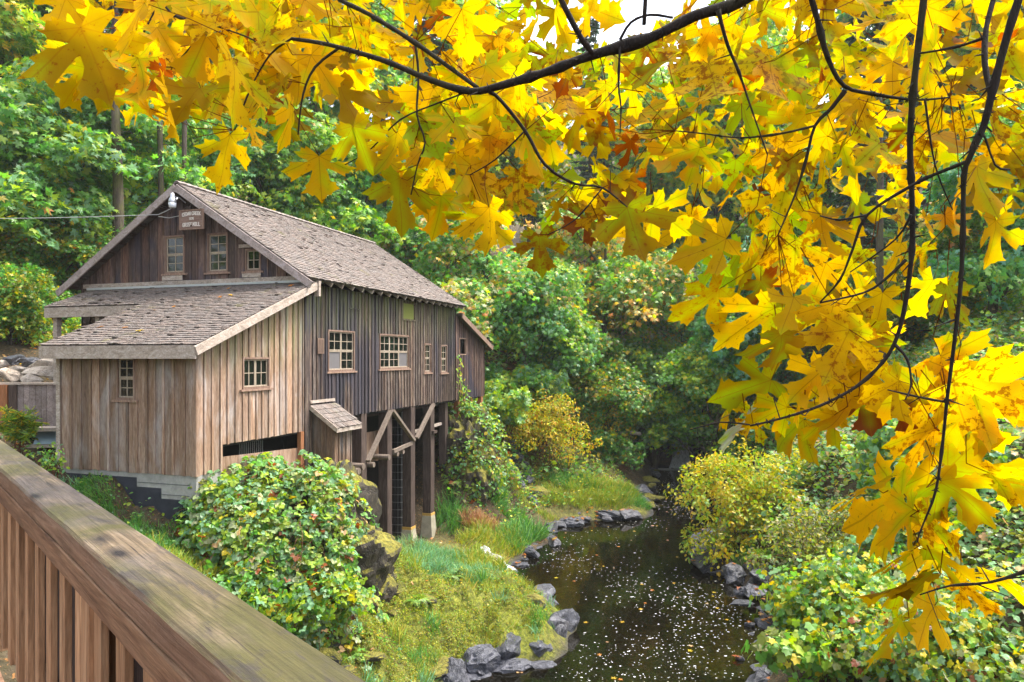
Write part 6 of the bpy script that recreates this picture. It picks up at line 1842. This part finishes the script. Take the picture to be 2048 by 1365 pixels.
# boughs: pixel path, depth at both ends, radius at both ends
BOUGHS = [
 ([(1560, -60), (1480, 4), (1390, 32), (1300, 76), (1180, 112), (1100, 142), (1000, 172), (940, 183), (860, 160), (780, 126), (700, 101), (640, 86), (583, 78)], 2.35, 2.75, .021, .0065, "main"),
 ([(640, -30), (680, 0), (740, 30), (830, 86), (900, 136), (955, 176)], 2.9, 2.62, .0085, .008, "upper left"),
 ([(955, 180), (990, 190), (1050, 262), (1090, 330), (1150, 368), (1205, 376), (1260, 420)], 2.6, 2.8, .0085, .003, "middle"),
 ([(830, 86), (837, 150), (834, 230), (850, 285), (835, 330), (822, 390)], 2.8, 2.85, .005, .0025, ""),
 ([(310, -20), (345, 30), (420, 48), (455, 60)], 3.2, 3.2, .008, .005, ""),
 ([(320, 4), (290, 60), (265, 115)], 3.2, 3.25, .005, .003, ""), ([(415, 50), (385, 90), (345, 135)], 3.2, 3.25, .005, .003, ""),
 ([(680, 95), (630, 135), (606, 190), (596, 270)], 2.72, 2.8, .006, .003, ""),
 ([(1112, -20), (1145, 45), (1165, 80), (1186, 108)], 2.4, 2.47, .010, .009, ""),
 ([(1292, -20), (1288, 50)], 2.4, 2.42, .008, .007, ""), ([(1240, 80), (1262, 45), (1300, 30), (1346, 36)], 2.44, 2.4, .005, .004, ""),
 ([(1240, 95), (1237, 170), (1242, 215), (1240, 268)], 2.45, 2.5, .004, .002, ""),
 ([(1436, 20), (1455, 90), (1478, 145), (1500, 210), (1535, 310)], 2.36, 2.5, .007, .0025, ""),
 ([(1612, -40), (1635, 40), (1655, 115), (1688, 172), (1745, 188), (1830, 200), (1900, 195)], 2.6, 2.75, .013, .003, "forked right"),
 ([(1690, 182), (1665, 215), (1630, 252), (1612, 320), (1590, 390), (1556, 470)], 2.68, 2.8, .008, .003, ""),
 ([(1630, 252), (1560, 268), (1480, 276), (1410, 268), (1350, 262)], 2.72, 2.8, .005, .002, ""),
 ([(1852, -40), (1838, 80), (1826, 190), (1820, 290), (1824, 400), (1824, 500), (1812, 600), (1795, 672), (1768, 722), (1715, 772), (1640, 812), (1560, 838), (1500, 852)], 2.25, 2.5, .0115, .0035, "long hanging"),
 ([(2050, -40), (2015, 70), (1988, 170), (1968, 250), (1942, 310), (1928, 350), (1926, 450), (1922, 560), (1908, 690), (1894, 800), (1886, 880), (1872, 980), (1850, 1040)], 2.0, 2.25, .0115, .003, "right hanging"),
 ([(1930, 325), (1880, 345), (1830, 368), (1735, 430), (1705, 500), (1680, 560), (1640, 605)], 2.1, 2.4, .006, .003, ""),
 ([(1992, -20), (1972, 60), (1970, 130), (1982, 190)], 2.15, 2.06, .008, .008, ""), ([(1972, 75), (1910, 95), (1835, 108)], 2.13, 2.25, .005, .003, ""),
 ([(1812, 520), (1775, 555), (1730, 585), (1640, 606)], 2.35, 2.4, .006, .003, ""), ([(1735, 430), (1680, 440), (1640, 432)], 2.25, 2.3, .004, .002, ""),
 ([(1940, 300), (1962, 260), (1990, 330), (2020, 340)], 2.1, 2.1, .004, .002, ""),
 ([(1790, 690), (1815, 720), (1822, 770), (1810, 800)], 2.4, 2.35, .005, .002, ""), ([(1894, 805), (1840, 795), (1775, 780)], 2.2, 2.3, .004, .002, ""),
 ([(2120, 1120), (2060, 1140), (1980, 1165), (1900, 1172), (1840, 1190)], 2.0, 2.2, .007, .002, "lower right"),
 ([(1850, 1040), (1838, 1070), (1835, 1085)], 2.25, 2.26, .003, .002, ""), ([(1850, 200), (1870, 330), (1905, 420)], 2.4, 2.5, .004, .002, ""),
 ([(1500, 850), (1440, 845), (1380, 860)], 2.5, 2.55, .003, .002, ""), ([(1822, 430), (1790, 480), (1700, 545)], 2.3, 2.4, .0045, .002, ""),
 ([(940, 182), (880, 205), (800, 240), (740, 300), (690, 330)], 2.62, 2.8, .004, .002, ""), ([(583, 78), (540, 110), (500, 180), (470, 260)], 2.75, 2.9, .0045, .002, ""),
 ([(455, 60), (520, 90), (560, 160)], 3.2, 3.1, .004, .002, ""), ([(1205, 376), (1150, 440), (1095, 470)], 2.8, 2.8, .003, .002, ""), ([(1050, 262), (990, 320), (940, 350)], 2.7, 2.8, .0035, .002, ""),
]
maple = empty("overhanging_maple", (5.6, 2.6, g1(5.6, 2.6)))
tag(maple, "near bigleaf maple in yellow autumn leaf overhanging the creek with thin dark boughs", "tree")
ML = Matrix.Translation(maple.location).inverted()
r = np.random.default_rng(77)
samples, bough_obj = [], []
for bi, (pts, d0, d1, r0, r1, lab) in enumerate(BOUGHS):
    P = []
    for i, (px, py) in enumerate(pts):
        f = i / (len(pts) - 1)
        P.append(at(px, py, d0 + (d1 - d0) * f))
    # smooth with Catmull-Rom, knotty radius
    Q, RR = [], []
    for i in range(len(P) - 1):
        p0, p1, p2, p3 = P[max(i - 1, 0)], P[i], P[i + 1], P[min(i + 2, len(P) - 1)]
        k = max(3, int((p2 - p1).length / .035))
        for j in range(k):
            t = j / k
            q = .5 * ((2 * p1) + (p2 - p0) * t + (2 * p0 - 5 * p1 + 4 * p2 - p3) * t * t + (3 * p1 - p0 - 3 * p2 + p3) * t ** 3)
            Q.append(q); f = (i + t) / (len(P) - 1)
            kn = 1 + (.35 if r.random() < .10 else 0) + r.normal() * .05
            RR.append((r0 + (r1 - r0) * f) * kn)
    Q.append(P[-1]); RR.append(r1)
    samples += [(tuple(q), bi) for q in Q]
    mb = MB()
    mb.tube([ML @ q for q in Q], RR, 8)
    # spurs, buds and moss tufts on the thicker boughs
    for i in range(3, len(Q) - 1):
        if r.random() < (.30 if r0 > .006 else .12):
            d = Vector(unit(r.normal(size=3)))
            L_ = r.uniform(.012, .05) if r.random() < .75 else r.uniform(.05, .12)
            mb.tube([ML @ Q[i], ML @ (Q[i] + d * (RR[i] + L_))], [min(.004, RR[i] * .6), .0012], 5, cap=False)
        if r0 > .009 and r.random() < .4:
            for _ in range(9):
                d = Vector(unit(r.normal(size=3)))
                mb.tube([ML @ (Q[i] + d * RR[i] * .7), ML @ (Q[i] + d * (RR[i] + r.uniform(.004, .013)))], [.003, .0006], 4, (1.0, 1.0, .6), cap=False)
    o = mb.build("bough", M['bark_fg'], maple, smooth=True)
    if lab: o["label"] = lab + " bough"
    bough_obj.append(o)
# trunk beside the bridge, outside the picture, that carries the boughs
mb = MB()
b = Vector(maple.location)
mb.tube([ML @ (b - Vector((0, 0, .5))), ML @ Vector((5.6, 2.7, 6)), ML @ Vector((5.3, 2.8, 9)), ML @ Vector((4.9, 3.0, 12.5))], [.38, .30, .25, .16], 14)
for (q, rr) in ((at(1560, -60, 2.35), .022), (at(1852, -40, 2.25), .014), (at(2050, -40, 2.0), .014), (at(1612, -40, 2.6), .015), (at(2120, 1120, 2.0), .01), (at(1112, -20, 2.4), .011), (at(640, -30, 2.9), .011), (at(310, -20, 3.2), .01), (at(1292, -20, 2.4), .01), (at(1992, -20, 2.15), .01)):
    s = Vector((5.2, 2.8, 9.6 if q.z > 7 else 6.6))
    mid = s.lerp(q, .55) + Vector((0, 0, .5 if q.z > 7 else .05))
    mb.tube([ML @ s, ML @ mid, ML @ q], [rr * 2.4, rr * 1.6, rr], 8)
mb.build("trunk", M['bark_fg'], maple, smooth=True)

SP = np.array([s[0] for s in samples]); SB = np.array([s[1] for s in samples])
LEAVES = []
def leaf_at(px, py, w, ang, cls, Y=None, tilt=None, face=None):
    LEAVES.append((px, py, w, ang, cls, Y if Y else r.uniform(2.6, 3.3), tilt, face))
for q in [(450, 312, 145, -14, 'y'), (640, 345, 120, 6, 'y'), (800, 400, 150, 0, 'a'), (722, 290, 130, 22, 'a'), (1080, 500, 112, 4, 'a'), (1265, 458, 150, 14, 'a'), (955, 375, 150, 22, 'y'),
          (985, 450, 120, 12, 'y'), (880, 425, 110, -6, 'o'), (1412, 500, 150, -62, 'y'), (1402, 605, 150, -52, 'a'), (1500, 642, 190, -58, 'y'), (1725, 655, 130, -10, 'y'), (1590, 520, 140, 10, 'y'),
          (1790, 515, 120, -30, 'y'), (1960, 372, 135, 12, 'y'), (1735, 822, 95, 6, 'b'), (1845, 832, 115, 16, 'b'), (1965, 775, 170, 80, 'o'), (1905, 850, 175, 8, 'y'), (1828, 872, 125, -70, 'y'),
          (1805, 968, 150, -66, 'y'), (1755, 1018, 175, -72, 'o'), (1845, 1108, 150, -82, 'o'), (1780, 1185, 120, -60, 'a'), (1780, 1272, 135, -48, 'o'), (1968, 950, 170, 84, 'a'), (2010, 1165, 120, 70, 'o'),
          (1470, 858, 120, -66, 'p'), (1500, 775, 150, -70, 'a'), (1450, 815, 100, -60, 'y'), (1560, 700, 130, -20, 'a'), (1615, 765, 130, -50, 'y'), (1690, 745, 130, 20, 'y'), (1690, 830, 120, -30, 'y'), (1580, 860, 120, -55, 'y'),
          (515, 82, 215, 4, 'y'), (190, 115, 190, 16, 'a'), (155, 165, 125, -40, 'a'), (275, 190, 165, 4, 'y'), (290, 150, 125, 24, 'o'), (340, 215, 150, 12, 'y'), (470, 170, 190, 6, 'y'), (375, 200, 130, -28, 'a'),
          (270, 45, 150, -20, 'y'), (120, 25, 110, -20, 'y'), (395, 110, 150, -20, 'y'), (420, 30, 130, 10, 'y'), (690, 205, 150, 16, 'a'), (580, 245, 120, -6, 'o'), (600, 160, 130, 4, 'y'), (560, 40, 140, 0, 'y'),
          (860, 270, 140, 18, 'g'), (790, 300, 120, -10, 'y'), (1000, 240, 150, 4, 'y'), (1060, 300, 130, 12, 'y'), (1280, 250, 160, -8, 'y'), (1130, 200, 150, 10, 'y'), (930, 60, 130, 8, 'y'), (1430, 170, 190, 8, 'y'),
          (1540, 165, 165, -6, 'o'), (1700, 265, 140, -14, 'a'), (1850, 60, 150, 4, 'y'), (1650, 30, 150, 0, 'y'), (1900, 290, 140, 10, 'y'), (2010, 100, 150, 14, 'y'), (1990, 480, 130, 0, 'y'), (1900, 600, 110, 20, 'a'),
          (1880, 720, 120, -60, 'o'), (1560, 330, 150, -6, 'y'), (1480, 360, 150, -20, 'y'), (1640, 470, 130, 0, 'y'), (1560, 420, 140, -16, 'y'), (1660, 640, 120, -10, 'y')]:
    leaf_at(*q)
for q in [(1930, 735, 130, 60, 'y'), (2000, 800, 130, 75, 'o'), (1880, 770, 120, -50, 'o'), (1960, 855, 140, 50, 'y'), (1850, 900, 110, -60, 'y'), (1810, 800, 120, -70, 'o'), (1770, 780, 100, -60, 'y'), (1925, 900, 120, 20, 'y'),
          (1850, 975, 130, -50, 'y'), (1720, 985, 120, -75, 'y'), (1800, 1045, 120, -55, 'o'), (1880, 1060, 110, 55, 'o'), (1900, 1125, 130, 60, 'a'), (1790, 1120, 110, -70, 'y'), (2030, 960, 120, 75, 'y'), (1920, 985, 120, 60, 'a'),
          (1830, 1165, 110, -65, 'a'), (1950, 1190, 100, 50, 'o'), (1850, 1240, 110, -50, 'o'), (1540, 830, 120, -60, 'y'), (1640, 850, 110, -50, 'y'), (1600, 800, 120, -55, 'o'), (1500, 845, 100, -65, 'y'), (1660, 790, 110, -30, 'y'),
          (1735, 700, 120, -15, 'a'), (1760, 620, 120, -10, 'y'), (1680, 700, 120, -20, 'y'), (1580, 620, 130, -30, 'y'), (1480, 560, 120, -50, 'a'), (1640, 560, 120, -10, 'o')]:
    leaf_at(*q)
LOW = [(60, 0), (95, 95), (130, 190), (200, 225), (260, 255), (310, 300), (350, 265), (420, 260), (500, 300), (560, 290), (600, 300), (680, 330), (740, 345), (780, 410), (840, 430), (870, 470), (950, 490),
       (1000, 500), (1100, 500), (1180, 480), (1260, 490), (1330, 470), (1360, 540), (1420, 640), (1520, 700), (1620, 800), (1700, 800), (1780, 760), (1830, 690), (1880, 560), (1960, 470), (2060, 480)]
HOLES = [(520, 130, 40, .4), (880, 110, 40, .4), (1120, 100, 40, .4), (760, 30, 40, .4), (1550, 240, 45, .4), (1720, 120, 45, .4), (420, 220, 35, .4), (1000, 330, 45, .35), (1180, 340, 40, .4), (1340, 390, 55, .35), (1960, 240, 60, .4), (200, 60, 40, .4), (1290, 20, 75, .03), (1200, 70, 45, .3), (640, 240, 45, .25), (1060, 420, 50, .5), (1430, 440, 70, .25), (1760, 430, 60, .35), (1930, 540, 90, .15), (1690, 500, 60, .45), (1870, 430, 60, .4),
         (1470, 560, 60, .3), (1640, 560, 50, .4), (760, 180, 40, .4), (350, 280, 30, .3), (1820, 650, 60, .35), (1020, 60, 40, .5), (1900, 160, 50, .5), (560, 330, 60, 0.0), (1570, 640, 60, .4), (900, 330, 40, .3), (1770, 560, 50, .3)]
lowx = [p[0] for p in LOW]; lowy = [p[1] for p in LOW]
placed = []
tries = 0
while len(placed) < 450 and tries < 20000:
    tries += 1
    px, py = r.uniform(130, 2080), r.uniform(-50, 830)
    lim = np.interp(px, lowx, lowy)
    w = r.uniform(60, 122)
    if py > lim - w * .38: continue
    pr = 1.0
    for hx, hy, hr, hp in HOLES:
        if (px - hx) ** 2 + (py - hy) ** 2 < hr * hr: pr *= hp
    if px > 1400 and py > 330: pr *= .55
    if px > 1840: pr *= .7
    if r.random() > pr: continue
    dmin = min([((px - a) ** 2 + (py - b) ** 2) ** .5 for a, b in placed[-400:]] + [999])
    if dmin < 25: continue
    placed.append((px, py))
    Y = r.uniform(2.75, 4.3)
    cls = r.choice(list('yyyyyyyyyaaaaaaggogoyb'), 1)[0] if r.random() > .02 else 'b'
    if cls == 'g' and not (700 < px < 1700): cls = 'y'
    leaf_at(px, py, w, r.normal() * 40 + (-14 if px > 1350 and py > 300 else 0), cls, Y)

groups = {}
for (px, py, w, ang, cls, Y, tilt, face) in LEAVES:
    S = w * Y / 1422 / (1.16 if py > 690 and px > 1650 else 1.42)
    a = math.radians(ang)
    el = r.normal() * .38 if tilt is None else tilt          # how far the tip comes towards or goes from the viewer
    T = np.array([math.sin(a) * math.cos(el), -math.sin(el), -math.cos(a) * math.cos(el)])
    side = unit(np.cross(T, np.array([0, 1.0, 0])))
    N0 = unit(np.cross(side, T))                              # faces along the view
    if N0[1] < 0: N0 = -N0                                    # upper side away from the viewer, towards the sun
    roll = r.normal() * .68
    if abs(ang) > 45 and py > 480:                           # the low right sprays lie nearly flat
        T = unit(T + np.array([0, -.2, .0])); N0 = unit(np.array([0, .75, .62]))
        roll *= .6
    N = N0 * math.cos(roll) + side * math.sin(roll)
    c = np.array(at(px, py, Y))
    P = c - T * S * .42
    d2 = np.sum((SP - P) ** 2, 1); k = int(np.argmin(d2))
    bi = int(SB[k])
    groups.setdefault(bi, []).append((P, T, N, S, cls, SP[k], math.sqrt(d2[k])))
for bi, L_ in groups.items():
    V, Fc, UV, CO = [], [], [], []
    off = 0
    pet = MB(); pc_ = []
    for (P, T, N, S, cls, near, dist) in L_:
        lv, lf, luv = LV[r.integers(len(LV))]
        T = unit(T); N = unit(N - T * np.dot(N, T)); X = np.cross(T, N)
        fl = r.choice([-1, 1]) * r.uniform(.85, 1.12)
        W_ = P + S * (lv[:, 0:1] * fl * X + lv[:, 1:2] * T + lv[:, 2:3] * N)
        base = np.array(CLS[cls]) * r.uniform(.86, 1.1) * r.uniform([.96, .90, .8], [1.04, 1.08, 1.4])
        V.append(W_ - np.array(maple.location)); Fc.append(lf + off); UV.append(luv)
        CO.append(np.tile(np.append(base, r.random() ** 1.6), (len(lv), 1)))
        off += len(lv)
        # petiole towards the bough
        p0 = Vector(P); tgt = Vector(near)
        if dist > .42:
            tgt = p0 + (tgt - p0).normalized() * .3 + Vector((0, 0, .06))
        mid = p0.lerp(tgt, .5) + Vector((0, 0, -.03 - .05 * r.random())) + Vector(T) * -.04
        q = [ML @ p0, ML @ p0.lerp(mid, .55), ML @ mid, ML @ mid.lerp(tgt, .6), ML @ tgt]
        pet.tube(q, [.0016, .0016, .0017, .0019, .0024], 5)
    V.append(np.array(pet.v)); UV.append(np.tile([5.0, 5.0], (len(pet.v), 1))); CO.append(np.tile([.20, .075, .02, 0.0], (len(pet.v), 1)))
    pq = np.array([f for f in pet.f if len(f) == 4]) + off
    pe = np.array([f for f in pet.f if len(f) == 5]) + off
    me = mesh_np("foliage", np.concatenate(V), [np.concatenate(Fc), pq, pe], np.concatenate(CO), np.concatenate(UV), smooth=True)
    link("foliage", me, M['leaf_fg'], bough_obj[bi])

# ---------------------------------------------------------------- thin damp air of the ravine
mb = MB(); mb.box((-125, -55, -2.5), (125, 185, 75))
hz = mb.build("haze", None)
hm = bpy.data.materials.new("haze"); hm.use_nodes = True
hn = hm.node_tree.nodes
hn.remove(hn["Principled BSDF"])
pv = hn.new("ShaderNodeVolumePrincipled")
pv.inputs["Color"].default_value = (.92, .95, .93, 1)
pv.inputs["Density"].default_value = .0004
pv.inputs["Anisotropy"].default_value = .2
hm.node_tree.links.new(pv.outputs[0], hn["Material Output"].inputs["Volume"])
hz.data.materials.append(hm)
tag(hz, "thin pale haze in the wooded ravine", "haze", None, "stuff")
